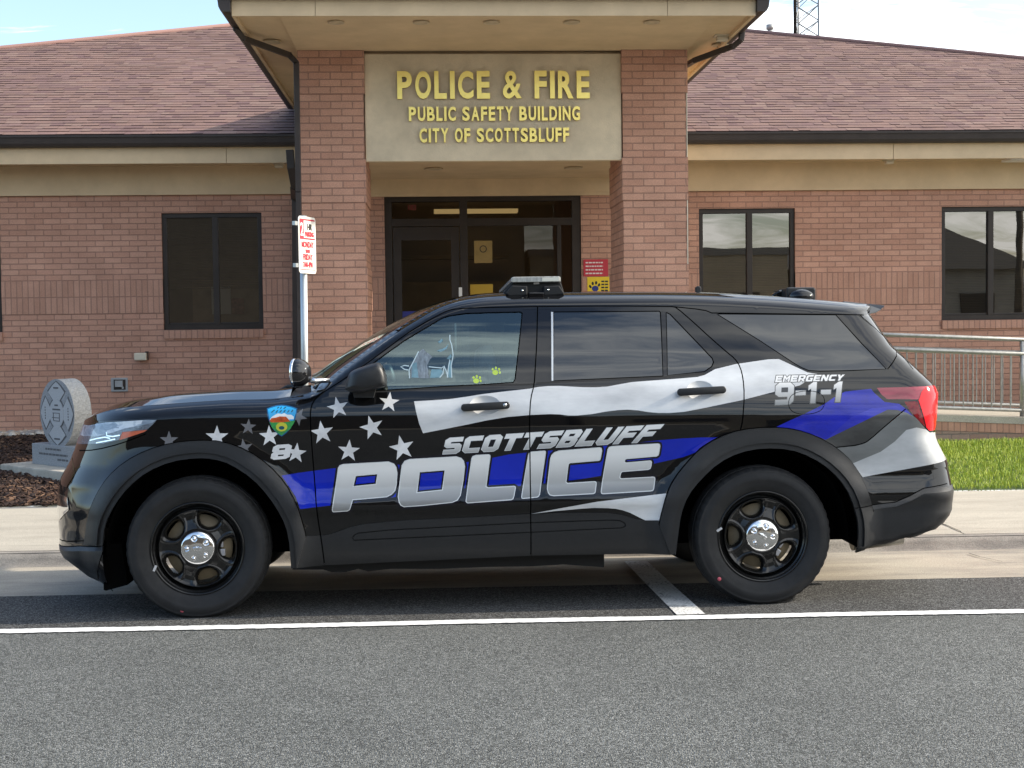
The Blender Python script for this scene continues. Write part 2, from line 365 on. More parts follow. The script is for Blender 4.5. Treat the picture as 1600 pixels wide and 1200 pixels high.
# bay line between the parked places
pts = []
mb = MB(); XB0 = 1.31
for a, b in ((7.26, 7.8), (7.8, Y_ASPH), (Y_ASPH, 9.0), (9.0, 9.3)):
    mb.face([(XB0-.075, a, zground(a)+.007), (XB0+.075, a, zground(a)+.007), (XB0+.075, b, zground(b)+.007), (XB0-.075, b, zground(b)+.007)])
tag(mb.build('bay_line_marking', M_oldpaint), kind='structure')
# planted strip between sidewalk and building
M_lawn = vary(mat('lawn soil', (.045, .075, .015), .95), 8, .4)
def patch(name, x0, x1, y0, y1, m_, nx=8, ny=10, amp=0., dz=0.):
    mb = MB()
    def P(i, j):
        x, y = x0+(x1-x0)*i/nx, y0+(y1-y0)*j/ny
        return (x, y+SK*x*(1-j/ny), zground(y)+dz+amp*mnoise.noise(Vector((x*1.3, y*1.3, 0))))
    for i in range(nx):
        for j in range(ny): mb.face([P(i, j), P(i+1, j), P(i+1, j+1), P(i, j+1)], 0, True)
    return tag(mb.build(name, m_), kind='structure')
patch('mulch_bed', -26, -1.35, Y_BACK, Y_WALL, M_soil, 60, 24, .03, .0)
patch('entrance_path', -1.35, 2.75, Y_BACK, Y_WALL, M_conc, 2, 4)
patch('lawn', 2.75, 26, Y_BACK, Y_WALL, M_lawn, 40, 20, .02)
# grass blades
def blades(name, n, xr, yr, mats, h=(.030, .055)):
    v, f, mi = [], [], []
    for _ in range(n):
        x = rnd.uniform(*xr); y = rnd.uniform(*yr)
        if y > 15.05+.0*x and x > 2.8 and y < 17.2 and False: continue
        hh = rnd.uniform(*h)*(1+.35*mnoise.noise(Vector((x*2, y*2, 3)))); a = rnd.uniform(0, 6.28); t = rnd.uniform(0, 6.28); ln = rnd.uniform(.1, .6)*hh
        z = zground(y); wx, wy = .0028*math.cos(a), .0028*math.sin(a); lx, ly = ln*math.cos(t), ln*math.sin(t); i = len(v)
        v += [(x-wx, y-wy, z-.01), (x+wx, y+wy, z-.01), (x+wx*.7+lx*.4, y+wy*.7+ly*.4, z+hh*.6), (x-wx*.7+lx*.4, y-wy*.7+ly*.4, z+hh*.6), (x+lx, y+ly, z+hh)]
        f += [(i, i+1, i+2, i+3), (i+3, i+2, i+4)]; k = rnd.choice((0, 0, 0, 1, 1, 2)); mi += [k, k]
    me = bpy.data.meshes.new(name); me.from_pydata(v, [], f)
    for m_ in mats: me.materials.append(m_)
    me.polygons.foreach_set('material_index', mi)
    return new_obj(name, me)
GR = [mat('grass mid', (.30, .39, .03), .6, Subsurface_Weight=0.), mat('grass light', (.44, .50, .06), .6), mat('grass dark', (.17, .28, .02), .6)]
g = blades('grass', 80000, (2.9, 10.5), (Y_BACK-.02, 15.02), GR); tag(g, 'bright green mown grass between sidewalk and ramp wall', 'grass', kind='stuff')
# bark chips
def chips(name, n, xr, yr, mats, s=(.010, .038), lift=.025):
    v, f, mi = [], [], []
    for _ in range(n):
        x, y = rnd.uniform(*xr), rnd.uniform(*yr); a, b = rnd.uniform(*s), rnd.uniform(.006, .018)
        z = zground(y)+.03*mnoise.noise(Vector((x*1.3, y*1.3, 0)))+rnd.uniform(-.004, lift)
        T = Matrix.Translation((x, y, z)) @ Matrix.Rotation(rnd.uniform(0, 6.28), 4, 'Z') @ Matrix.Rotation(rnd.uniform(-.6, .6), 4, 'X') @ Matrix.Rotation(rnd.uniform(-.5, .5), 4, 'Y')
        i = len(v)
        for p in ((-a, -b, -.004), (a, -b*.6, -.004), (a*.9, b, -.004), (-a*.8, b*.8, -.004), (-a, -b, .005), (a, -b*.6, .004), (a*.9, b, .006), (-a*.8, b*.8, .004)): v.append(tuple(T @ Vector(p)))
        f += [(i+4, i+5, i+6, i+7), (i, i+1, i+5, i+4), (i+1, i+2, i+6, i+5), (i+2, i+3, i+7, i+6), (i+3, i, i+4, i+7)]; mi += [rnd.choice((0, 0, 0, 1, 1, 2))]*5
    me = bpy.data.meshes.new(name); me.from_pydata(v, [], f)
    for m_ in mats: me.materials.append(m_)
    me.polygons.foreach_set('material_index', mi)
    return new_obj(name, me)
MU = [mat('bark dark', (.026, .013, .009), .9), mat('bark brown', (.058, .029, .018), .9), mat('bark pale', (.13, .075, .045), .9)]
tag(chips('bark_mulch', 34000, (-8.3, -1.6), (Y_BACK+.03, 17.0), MU), 'dark brown bark mulch covering the bed left of the car', 'mulch', kind='stuff')
# river stones along the wall
def stones(name, n, xr, yr, mats):
    mb = MB()
    for _ in range(n):
        x, y = rnd.uniform(*xr), rnd.uniform(*yr); r = rnd.uniform(.02, .05)
        T = Matrix.Rotation(rnd.uniform(0, 3), 3, 'Z')
        mb.ellipsoid((x, y, zground(y)+.02), r*rnd.uniform(.9, 1.6), r, r*.7, 4, rnd.choice((0, 1, 2)), T)
    return mb.build(name, mats, weld=False, recalc=False)
tag(stones('river_stones', 520, (-6.2, -2.4), (17.02, 17.36), [mat('stone tan', (.42, .34, .26), .8), mat('stone grey', (.30, .28, .26), .8), mat('stone pale', (.55, .50, .43), .8)]), 'pale river stones strewn along the foot of the brick wall', 'stones', kind='stuff')

# ------------------------------------------------------------------ the building
bld = empty('public_safety_building', (.6, Y_WALL, .2), label='low red brick police and fire building with maroon shingle roof and columned porch', cat='building')
def B(mb, name, m_, parent=bld, **k):
    o = mb.build(name, m_, None, **k)
    if parent is bld:
        o.parent = bld; o.matrix_parent_inverse = Matrix.Translation(bld.location).inverted()
    else:
        o.parent = parent; o.matrix_parent_inverse = Matrix.Translation(bld.location).inverted() if parent.parent is bld and False else Matrix()
        o.matrix_parent_inverse = Matrix.Translation(bld.location).inverted() @ parent.matrix_parent_inverse.inverted() if False else Matrix()
    return o
XL, XR = -15.0, 16.2
WZ0, WZ1 = 1.4605, 2.870
wins = [(-6.40, -5.19), (-3.272, -2.072), (3.274, 4.474), (6.320, 7.52)]
DX0, DX1, DZ1 = -.588, 1.815, 3.045
zb, zt = .0, 3.085
openings = [(a, b, WZ0, WZ1) for a, b in wins] + [(DX0, DX1, .1, DZ1)]
xs = sorted({XL, XR, *[o[0] for o in openings], *[o[1] for o in openings]}); BT0, BT1 = 1.665, 2.073
zs = sorted({zb, zt, WZ0, WZ1, DZ1, .1, BT0, BT1})
wall = MB(); bands = []; last = None
for a, b in zip(xs, xs[1:]):
    for c, d in zip(zs, zs[1:]):
        mx_, mz_ = (a+b)/2, (c+d)/2
        if any(o[0] < mx_ < o[1] and o[2] < mz_ < o[3] for o in openings): continue
        if BT0 < mz_ < BT1 and not (DX0-.33 < mx_ < DX1+.33):
            if last != a: bands.append(MB())
            last = b; bands[-1].box(a, b, Y_WALL-.006, Y_WALL+.2, c, d)
        else: wall.face([(a, Y_WALL, c), (b, Y_WALL, c), (b, Y_WALL, d), (a, Y_WALL, d)])
for a, b, c, d in openings:      # reveals
    y0, y1 = Y_WALL, Y_WALL+.12
    wall.face([(a, y0, c), (a, y1, c), (a, y1, d), (a, y0, d)]); wall.face([(b, y0, c), (b, y0, d), (b, y1, d), (b, y1, c)])
    wall.face([(a, y0, d), (a, y1, d), (b, y1, d), (b, y0, d)])
YB = Y_WALL+18
wall.face([(XL, Y_WALL, zb), (XL, YB, zb), (XL, YB, zt), (XL, Y_WALL, zt)]); wall.face([(XR, Y_WALL, zb), (XR, YB, zb), (XR, YB, zt), (XR, Y_WALL, zt)]); wall.face([(XL, YB, zb), (XR, YB, zb), (XR, YB, zt), (XL, YB, zt)])
for band in bands:
    band.uv = [[(u, v-BT0) for u, v in q] for q in band.uv]
    B(band, 'soldier_course_band', M_soldier)
for i in range(len(wall.uv)): wall.uv[i] = [(u, v-WZ0) for u, v in wall.uv[i]]
B(wall, 'brick_wall', M_brick, recalc=False)
fr = MB(); fr.box(XL-.01, XR+.01, Y_WALL-.05, Y_WALL+.2, zt, 3.432); B(fr, 'frieze', M_beige)
# room behind the glass
rm = MB(); rm.box(XL+.05, XR-.05, Y_WALL+1.9, Y_WALL+2.0, .1, 3.3, 0); rm.box(XL+.05, XR-.05, Y_WALL+.22, Y_WALL+1.9, .05, .12, 1); rm.box(XL+.05, XR-.05, Y_WALL+.22, Y_WALL+1.9, 3.2, 3.3, 1)
B(rm, 'interior_room', [M_room, M_dark])
M_blind = vary(mat('blind slat', (.22, .185, .13), .6), 3, .1)
for wi, (a, b) in enumerate(wins):
    wf = MB(); y0, y1 = Y_WALL+.03, Y_WALL+.11; t = .055
    wf.box(a, b, y0, y1, WZ0, WZ0+.06); wf.box(a, b, y0, y1, WZ1-t, WZ1); wf.box(a, a+t, y0, y1, WZ0+.06, WZ1-t); wf.box(b-t, b, y0, y1, WZ0+.06, WZ1-t)
    mx_ = a+(b-a)*.53; wf.box(mx_-.035, mx_+.035, y0-.004, y1, WZ0+.06, WZ1-t)
    wf.box(a+t, b-t, y0+.02, y1-.02, WZ0+.06, WZ0+.085)
    fo = B(wf, 'window', M_bronze, bevel=.004)
    pn = MB()
    for p, q in ((a+t, mx_-.035), (mx_+.035, b-t)): pn.face([(p, y0+.035, WZ0+.085), (q, y0+.035, WZ0+.085), (q, y0+.035, WZ1-t), (p, y0+.035, WZ1-t)])
    po = pn.build('pane', M_pane); po.parent = fo
    bl = MB(); zlo = {0: 2.25, 1: 1.95, 2: 1.5, 3: 1.5}[wi]; z = WZ1-.06
    while z > zlo:
        bl.face([(a+t, y1+.03, z), (b-t, y1+.03, z), (b-t, y1+.052, z-.014), (a+t, y1+.052, z-.014)]); z -= .021
    bo = bl.build('blind', M_blind, weld=False); bo.parent = fo
    sb = MB()
    n = int(round((b-a)/.0677)); sw = (b-a+.0)/n
    sb.box(a-.0, b+.0, Y_WALL-.03, Y_WALL+.05, WZ0-.105, WZ0-.002)
    for i in range(len(sb.uv)): sb.uv[i] = [(u-a, v-WZ0+.203) for u, v in sb.uv[i]]
    s_ = sb.build('sill', M_soldier); s_.parent = fo
    for k in (po, bo, s_): k.matrix_parent_inverse = (fo.matrix_parent_inverse.inverted() if False else Matrix()); 
# things seen behind the glass of the left-hand window
ib = MB(); a, b = onY(302, 512, Y_WALL+.75), onY(408, 436, Y_WALL+.75); ib.box(a.x, b.x, Y_WALL+.75, Y_WALL+.8, a.z, b.z); B(ib, 'room_cabinet', vary(mat('cabinet wood', (.40, .31, .20), .6), 5, .25))
ib = MB(); a, b = onY(331, 491, Y_WALL+.7), onY(360, 447, Y_WALL+.7); ib.box(a.x, b.x, Y_WALL+.7, Y_WALL+.72, a.z, b.z); B(ib, 'room_board', mat('pale board', (.75, .78, .76), .5))
ib = MB(); a, b = onY(362, 491, Y_WALL+.7), onY(381, 466, Y_WALL+.7); ib.box(a.x, b.x, Y_WALL+.7, Y_WALL+.72, a.z, b.z); B(ib, 'room_picture', vary(mat('picture', (.40, .16, .12), .5), 30, .6))
# main roof: courses of shingles laid on the slope
EY, EZ, PITCH = 16.87, 3.742, 5/12.
tl = math.hypot(1, PITCH); 
def plane_pt(px, py):     # photo pixel on the front roof slope
    v = ray(px, py); d = v.z-PITCH*v.y; s = (EZ-PITCH*EY-EYE)/d
    return EYEV+v*s
rl = [plane_pt(0, 77), plane_pt(365, 41)]; rr = [plane_pt(1165, 50), plane_pt(1600, 93)]
def lim(p, q):      # x of hip line as a function of y on the slope
    k = (q.x-p.x)/(q.y-p.y); return lambda y: p.x+k*(y-p.y)
fl_, fr_ = lim(rl[0], rl[1]), lim(rr[0], rr[1])
ya = EY
while fl_(ya) < fr_(ya) and ya < EY+25: ya += .05
apex = Vector(((fl_(ya)+fr_(ya))/2, ya, EZ+PITCH*(ya-EY)))
shm = mat('shingle', rough=.92, spec=.2)
t = shm.node_tree; at = N(t, 'ShaderNodeAttribute', attribute_name='tint'); tcn = N(t, 'ShaderNodeTexCoord')
nn = N(t, 'ShaderNodeTexNoise', in_Scale=140., in_Detail=3.); L(t, tcn.outputs['Object'], nn.inputs['Vector'])
n2 = N(t, 'ShaderNodeTexNoise', in_Scale=1.3, in_Detail=5.); L(t, tcn.outputs['Object'], n2.inputs['Vector'])
mr = N(t, 'ShaderNodeMapRange', in_1=.3, in_2=.7, in_3=.82, in_4=1.2); L(t, nn.outputs['Fac'], mr.inputs[0])
mr2 = N(t, 'ShaderNodeMapRange', in_1=.3, in_2=.7, in_3=.90, in_4=1.10); L(t, n2.outputs['Fac'], mr2.inputs[0])
mu = N(t, 'ShaderNodeMath', operation='MULTIPLY'); L(t, mr.outputs[0], mu.inputs[0]); L(t, mr2.outputs[0], mu.inputs[1])
vm = N(t, 'ShaderNodeVectorMath', operation='SCALE'); L(t, at.outputs['Color'], vm.inputs[0]); L(t, mu.outputs[0], vm.inputs['Scale']); L(t, vm.outputs[0], bsdf(shm).inputs['Base Color'])
def shingles(name, eave_z, eave_y, x_at, y_end, parent, exp=.127, back=False):
    v, f, cols = [], [], []
    n = int((y_end-eave_y)*tl/exp)
    for i in range(n):
        y0, y1 = eave_y+i*exp/tl, eave_y+(i+1)*exp/tl+.02
        x0, x1 = x_at(y0); x = x0-rnd.uniform(0, .3)
        while x < x1:
            wdt = rnd.uniform(.07, .22); a, b = max(x, x0), min(x+wdt, x1); x += wdt
            if b-a < .005: continue
            lam = rnd.random() < .5; h = .0105 if lam else .0065
            dr = rnd.uniform(-.004, .004); ya_, yb_ = y0+dr, y1
            za, zb_ = eave_z+PITCH*(ya_-eave_y), eave_z+PITCH*(yb_-eave_y)
            k = len(v); e = .012
            v += [(a, ya_, za), (b, ya_, za), (b, ya_, za+h), (a, ya_, za+h), (b, yb_, zb_+.001), (a, yb_, zb_+.001)]
            f += [(0+k, 1+k, 2+k, 3+k), (3+k, 2+k, 4+k, 5+k)]
            q = rnd.random(); base = (.285, .178, .150) if q < .45 else ((.262, .165, .148) if q < .75 else ((.305, .200, .168) if q < .9 else (.230, .140, .132)))
            g_ = rnd.uniform(.94, 1.06)*.73; cols += [(.040, .024, .024), tuple(c*g_ for c in base)]  # butt faces coloured near black: each course's shadow line is painted in
    me = bpy.data.meshes.new(name); me.from_pydata(v, [], f); me.materials.append(shm)
    ca = me.color_attributes.new('tint', 'FLOAT_COLOR', 'CORNER'); arr = []
    for p, c in zip(f, cols): arr += [*c, 1.]*4
    ca.data.foreach_set('color', arr)
    o = new_obj(name, me, parent); o.matrix_parent_inverse = Matrix.Translation(bld.location).inverted()
    return o
roof = shingles('roof', EZ, EY, lambda y: (max(fl_(y), -14.5), min(fr_(y), 15.7)), apex.y, bld)
rb = MB()     # the other slopes of the hipped roof
A0 = Vector((max(fl_(EY), -60), EY, EZ-.01)); A1 = Vector((min(fr_(EY), 60), EY, EZ-.01)); ap = apex-Vector((0, 0, .012)); D_ = 2*(apex.y-EY)
A2 = A1+Vector((0, D_, 0)); A3 = A0+Vector((0, D_, 0))
rb.face([A1, A2, ap]); rb.face([A2, A3, ap]); rb.face([A3, A0, ap])
rb.face([A0+Vector((0, .02, -.01)), A1+Vector((0, .02, -.01)), ap-Vector((0, 0, .01))])
M_shb = mat('shingle far', (.24, .142, .128), .9)
o = rb.build('roof_back', M_shb, roof, recalc=False)
hp = MB()
for p in (A0, A1): hp.tube([p+Vector((0, 0, .02)), ap+Vector((0, 0, .03))], .035, 6)
hp.build('hip_cap', M_shb, roof)
# eaves: soffit, fascia, gutter left and right of the porch
def eave(x0, x1):
    so_ = MB(); so_.box(x0, x1, EY+.03, Y_WALL-.05, 3.425, 3.445); B(so_, 'soffit', M_beige)
    fa = MB()
    n = int((x1-x0)/3.05)+1
    for i in range(n):
        a = x0+i*3.05+ (.0 if i == 0 else .003); b = min(x0+(i+1)*3.05-.003, x1); fa.box(a, b, EY, EY+.03, 3.405, 3.60)
    B(fa, 'fascia', M_beige)
    gu = MB(); pr = [(EY-.002, 3.590), (EY-.06, 3.590), (EY-.085, 3.60), (EY-.10, 3.63), (EY-.11, 3.70), (EY-.125, 3.70), (EY-.125, 3.722), (EY-.002, 3.722)]
    gu.prism(pr, x0, x1, axis='x'); B(gu, 'gutter', M_gutter)
eave(-14.6, -1.30); eave(2.48, 15.9)

# ---- porch
CY = 13.5; PX0, PX1 = -1.64, 2.752; PF = 12.0; CZT = 4.075
so_ = MB(); so_.box(-1.245, 2.437, PF+.03, CY+.9, CZT, CZT+.03); so_.box(PX0+.03, -1.245, PF+.03, EY+.3, CZT+.035, CZT+.06); so_.box(2.437, PX1-.03, PF+.03, EY+.3, CZT+.035, CZT+.06)
B(so_, 'porch_soffit', M_beige)
fa = MB(); xsf = [PX0, -.95, 2.0, PX1]
for a, b in zip(xsf, xsf[1:]): fa.box(a+.002, b-.002, PF, PF+.03, CZT, 4.215)
fa.box(PX0, PX0+.03, PF+.03, EY+.6, CZT, 4.215); fa.box(PX1-.03, PX1, PF+.03, EY+.6, CZT, 4.215)
B(fa, 'porch_fascia', M_beige)
gu = MB(); pr = [(-.002, 4.10), (-.06, 4.10), (-.085, 4.11), (-.10, 4.14), (-.11, 4.22), (-.125, 4.22), (-.125, 4.24), (-.002, 4.24)]
gu.prism([(PX0+a, z) for a, z in pr], PF-.05, EY+.5); gu.prism([(PX1-a, z) for a, z in pr], PF-.05, EY+.5)
gu.prism([(PF+a, z+.108) for a, z in pr], PX0-.1, PX1+.1, axis='x')
B(gu, 'porch_gutter', M_gutter)
attic = MB(); attic.box(-1.2, 2.39, CY+.10, EY+.55, 3.25, CZT-.002); B(attic, 'porch_ceiling', M_beige)
pw = MB(); pw.box(DX0-.36, DX1+.36, Y_WALL-.03, Y_WALL-.001, 3.045, 3.25); B(pw, 'bulkhead', M_beige)
pr_ = MB(); cxp = (PX0+PX1)/2; hw = (PX1-PX0)/2+.1; rz = 4.25+hw*PITCH; yr = PF-.1+hw
E0, E1 = Vector((PX0-.1, PF-.1, 4.25)), Vector((PX1+.1, PF-.1, 4.25)); R0 = Vector((cxp, yr, rz)); R1 = Vector((cxp, 21, rz)); E2 = Vector((PX1+.1, 21, 4.25)); E3 = Vector((PX0-.1, 21, 4.25))
pr_.face([E0, E1, R0]); pr_.face([E1, E2, R1, R0]); pr_.face([E3, E0, R0, R1]); pr_.face([E0, E3, E2, E1])
B(pr_, 'porch_roof', M_shb)
M_lamp = mat('downlight trim', (.48, .38, .25), .4)
M_bulb = mat('lamp glass', (.5, .48, .4), .2)
def downlight(x, y, z, r=.075):
    mb = MB(); mb.lathe([(r, 0), (r*1.15, -.004), (r*1.2, -.016), (r*.9, -.016), (r*.62, .0), (r*.3, .02), (0, .02)], (x, y, z), 20, 0, 'z')
    return B(mb, 'downlight', [M_lamp, M_bulb])
for px in (525, 658, 768, 893, 1018):
    q = onY(px, 31, PF+.22); downlight(q.x, PF+.22, CZT+.001, .06)
for px, y in ((425, 13.2), (1125, 13.4)): q = onY(px, 62, y); downlight(q.x, y, CZT+.03, .07)
for x, y in ((.02, 14.6), (2.05-.5, 14.6), (.02, 16.1), (1.6, 16.1)): downlight(x, y, 3.249, .09)
mb = MB(); mb.ellipsoid((.92, 14.3, 3.235), .05, .05, .04, 8); mb.lathe([(.06, 0), (.06, .012)], (.92, 14.3, 3.238), 16, 0, 'z'); B(mb, 'dome_camera', M_cream)
# columns with corbelled bands
def column(x0, x1):
    mb = MB(); z = .1; ch = .0677; tot = [(9, 0), (6, 1), (9, 0), (6, 1), (9, 0), (6, 1)]
    segs = []; z1 = CZT
    for n, o_ in ((6, .010), (9, 0.), (6, .010), (9, 0.), (6, .010), (9, 0.), (6, .010), (12, 0.)):
        z0_ = max(z1-n*ch, .05); segs.append((z0_, z1, o_)); z1 = z0_
        if z1 <= .05: break
    for a, b, o_ in segs: mb.box(x0-o_+.010, x1+o_-.010, CY-o_+.010, CY+1.0+o_-.010, a, b)
    mb.uv = [[(u-x0, v-CZT) for u, v in q] for q in mb.uv]
    return B(mb, 'brick_column', M_brick)
column(-1.245, -.622); column(1.806, 2.437)
# sign panel with gold letters
pn = MB(); pn.box(-.622, 1.806, CY+.03, CY+.12, 3.040, CZT-.03); pnl = B(pn, 'sign_panel', M_panel, bevel=.006)
CW = {'A': .56, 'B': .54, 'C': .54, 'D': .54, 'E': .46, 'F': .43, 'G': .56, 'I': .165, 'L': .43, 'N': .55, 'O': .55, 'P': .51, 'R': .54, 'S': .52, 'T': .47, 'U': .53, 'Y': .54, '&': .66, ' ': .22}
def sign_line(s, px0, px1, ytop, ybot):
    """condensed bold capitals: every letter is squeezed to its own width"""
    a, b = onY(px0, ybot, CY), onY(px1, ytop, CY); hgt = b.z-a.z; wid = b.x-a.x; gap = .115
    tot = sum(CW[c] for c in s)+gap*(len(s)-1); x = 0; parts = []
    for c in s:
        if c != ' ':
            o = text_mesh('sign_letter', c, 1., [M_gold, M_goldside], None, 1., .03, .034 if c != '&' else .018)
            me = o.data; xs_ = [v.co.x for v in me.vertices]; zs_ = [v.co.z for v in me.vertices]; lo, hi, zl, zh = min(xs_), max(xs_), min(zs_), max(zs_)
            for v in me.vertices: v.co = Vector((a.x+wid*(x+CW[c]*(v.co.x-lo)/(hi-lo))/tot, v.co.y+CY+.005, a.z+hgt*(v.co.z-zl)/(zh-zl)))
            o.parent = pnl
        x += CW[c]+gap
sign_line('POLICE & FIRE', 621, 921, 110.5, 155)
sign_line('PUBLIC SAFETY BUILDING', 639, 906, 166, 189.5)
sign_line('CITY OF SCOTTSBLUFF', 655.5, 889, 199.5, 223)
for o in list(pnl.children): o.matrix_parent_inverse = Matrix()
# entrance: bronze storefront
en = MB(); y0, y1 = Y_WALL+.02, Y_WALL+.12
def px_x(px): return onY(px, 400, Y_WALL).x
mx0, mx1 = px_x(719), px_x(731); tz0, tz1 = onY(700, 353, Y_WALL).z, onY(700, 341, Y_WALL).z
en.box(DX0, DX1, y0, y1, DZ1-.06, DZ1); en.box(DX0, DX0+.09, y0, y1, .1, DZ1-.06); en.box(DX1-.11, DX1, y0, y1, .1, DZ1-.06); en.box(mx0, mx1, y0, y1, .1, DZ1-.06)
en.box(DX0+.09, mx0, y0, y1, tz0, tz1); en.box(mx1, DX1-.11, y0, y1, tz0, tz1)
sx1 = px_x(871); en.box(sx1, sx1+.05, y0+.005, y1, .1, tz0)
eno = B(en, 'entrance_frame', M_bronze, bevel=.004)
dr = MB(); dx0, dx1 = DX0+.10, mx0-.01; dz1 = tz0-.01
dr.box(dx0, dx0+.10, y0+.01, y0+.06, .12, dz1); dr.box(dx1-.10, dx1, y0+.01, y0+.06, .12, dz1); dr.box(dx0+.10, dx1-.10, y0+.01, y0+.06, dz1-.16, dz1); dr.box(dx0+.10, dx1-.10, y0+.01, y0+.06, .12, .38)
dro = B(dr, 'entrance_door', M_bronze, bevel=.004)
def kid(mb, name, m_, par, **k):
    o = mb.build(name, m_, par, **k); return o
h_ = MB(); h_.tube([(dx1-.06, y0-.03, 1.15), (dx1-.06, y0-.03, 1.65)], .012, 8); h_.tube([(dx1-.06, y0+.01, 1.18), (dx1-.06, y0-.03, 1.18)], .010, 8); h_.tube([(dx1-.06, y0+.01, 1.62), (dx1-.06, y0-.03, 1.62)], .010, 8); kid(h_, 'door_handle', M_grey, dro)
p_ = MB(); p_.face([(dx0+.10, y0+.035, .38), (dx1-.10, y0+.035, .38), (dx1-.10, y0+.035, dz1-.16), (dx0+.10, y0+.035, dz1-.16)]); kid(p_, 'pane', M_doorglass, dro)
for a, b, c, d in ((DX0+.09, mx0, tz1, DZ1-.06), (mx1, DX1-.11, tz1, DZ1-.06), (mx1, sx1, .1, tz0), (sx1+.05, DX1-.11, .1, tz0)):
    p_ = MB(); p_.face([(a, y0+.05, c), (b, y0+.05, c), (b, y0+.05, d), (a, y0+.05, d)]); kid(p_, 'pane', M_doorglass, eno)
# street number on the transom, kick strip and notices on the glass
q0 = onY(636, 328, y0+.045)
text_mesh('street_number', '1801'[:0] or '183', .085, mat('number red', (.16, .022, .012), .5), eno, .9, .002, .004, 'LEFT', Matrix.Translation(q0))
def plate(name, px0, py0, px1, py1, Y, m_, parent, th=.004):
    a, b = onY(px0, py1, Y), onY(px1, py0, Y); mb = MB(); mb.box(a.x, b.x, Y, Y+th, a.z, b.z)
    return mb.build(name, m_, parent)
M_note = vary(mat('notice paper', (.30, .20, .065), .8), 5, .2)
n1 = plate('notice', 741, 376, 769, 411, y0+.041, M_note, eno)
mb = MB(); c_ = onY(755, 389, y0+.038)
mb.lathe([(.034, 0), (.044, 0)], c_, 24); mb.build('notice_emblem', M_dark, n1)
n2_ = plate('notice', 735, 444, 770, 470, y0+.041, mat('notice yellow', (.45, .28, .03), .8), eno)
plate('blue_kick_strip', 622, 486, 668, 505, y0+.028, mat('blue film', (.02, .025, .19), .4), dro)
plate('intercom', 717, 449, 722, 464, y0-.006, M_white, eno, .02)
# ceiling light and counter inside
mb = MB(); a, b = onY(678, 335, Y_WALL+1.5), onY(806, 328, Y_WALL+1.5); mb.box(a.x, b.x, Y_WALL+1.0, Y_WALL+1.3, 2.93, 2.97)
lm = mat('tube light', (.6, .52, .3), .5); bsdf(lm).inputs['Emission Color'].default_value = (1, .75, .35, 1); bsdf(lm).inputs['Emission Strength'].default_value = .20
B(mb, 'ceiling_lamp', lm)
mb = MB(); mb.box(-.5, .95, Y_WALL+1.6, Y_WALL+1.75, .12, 2.05); mb.box(-.5, 1.0, Y_WALL+1.55, Y_WALL+1.78, 2.35, 2.39); B(mb, 'lobby_counter', vary(mat('lobby wall', (.24, .19, .11), .8), 3, .2))

# downspouts
def pipe_rect(pts, w=.052, d=.042, name='downspout', m_=M_gutter):
    mb = MB(); pts = [Vector(p) for p in pts]
    for a, b in zip(pts, pts[1:]):
        dd = (b-a).normalized(); s_ = dd.cross(Vector((0, 1, 0)));
        s_ = Vector((1, 0, 0)) if s_.length < .1 else s_.normalized(); n_ = dd.cross(s_).normalized()
        a2, b2 = a-dd*.012, b+dd*.012
        q = [s_*w/2+n_*d/2, -s_*w/2+n_*d/2, -s_*w/2-n_*d/2, s_*w/2-n_*d/2]
        A = [a2+k for k in q]; Bq = [b2+k for k in q]
        for i in range(4): mb.face([A[i], A[(i+1) % 4], Bq[(i+1) % 4], Bq[i]])
        mb.face(A[::-1]); mb.face(Bq)
    return B(mb, name, m_, bevel=.008)
Yd = 13.35
q = [onY(369, 22, 12.6), onY(369, 46, 12.6), onY(380, 60, 12.7), onY(452, 86, Yd), onY(463, 98, Yd), onY(466.5, 300, Yd), onY(469, 480, Yd), onY(471, 700, Yd)]
pipe_rect(q)
Yd2 = 14.2
q = [onY(1161, 40, 12.9), onY(1158, 62, 12.9), onY(1146, 72, 12.95), onY(1086, 94, 13.4), onY(1071, 103, 13.9), (onY(1066, 103, 14.2).x, 14.2, onY(1066, 103, 14.2).z), (onY(1066, 103, 14.2).x, 14.2, .2)]
pipe_rect(q)
q = [onY(453, 236, 16.6), onY(455, 262, 16.6), onY(461, 292, 16.7), onY(462, 310, 17.3), onY(464, 640, 17.3)]
pipe_rect(q, .09, .08)
mb = MB(); cxn = onY(1074.6, 300, CY-.02).x; mb.box(cxn-.006, cxn+.006, CY+.01, CY+.03, .1, 3.95); B(mb, 'conduit', mat('conduit cream', (.75, .68, .55), .5))
# small wall and soffit fittings
def fitting(name, px0, py0, px1, py1, Y, dep, m_, **k):
    a, b = onY(px0, py1, Y), onY(px1, py0, Y); mb = MB(); mb.box(a.x, b.x, Y-dep, Y, a.z, b.z); return B(mb, name, m_, bevel=k.get('bevel', .008))
fitting('wall_light', 212, 551, 231, 563, Y_WALL, .10, M_cream, bevel=.015)
mb = MB(); mb.box(onY(228, 549, Y_WALL).x, onY(232, 549, Y_WALL).x, Y_WALL-.05, Y_WALL, onY(228, 562, Y_WALL).z, onY(228, 549, Y_WALL).z); B(mb, 'light_bracket', M_bronze)
vb = fitting('wall_vent', 174, 590, 200, 612, Y_WALL, .02, M_grey)
mb = MB(); a, b = onY(178, 609, Y_WALL-.02), onY(196, 593, Y_WALL-.02)
mb.box(a.x, b.x, Y_WALL-.024, Y_WALL-.019, a.z, b.z, 1); mb.box(a.x+.02, b.x-.03, Y_WALL-.05, Y_WALL-.024, a.z+.035, b.z-.012, 0); mb.box(b.x-.04, b.x-.02, Y_WALL-.045, Y_WALL-.024, a.z+.01, a.z+.035, 0)
mb.build('vent_flap', [M_grey, M_dark], vb)
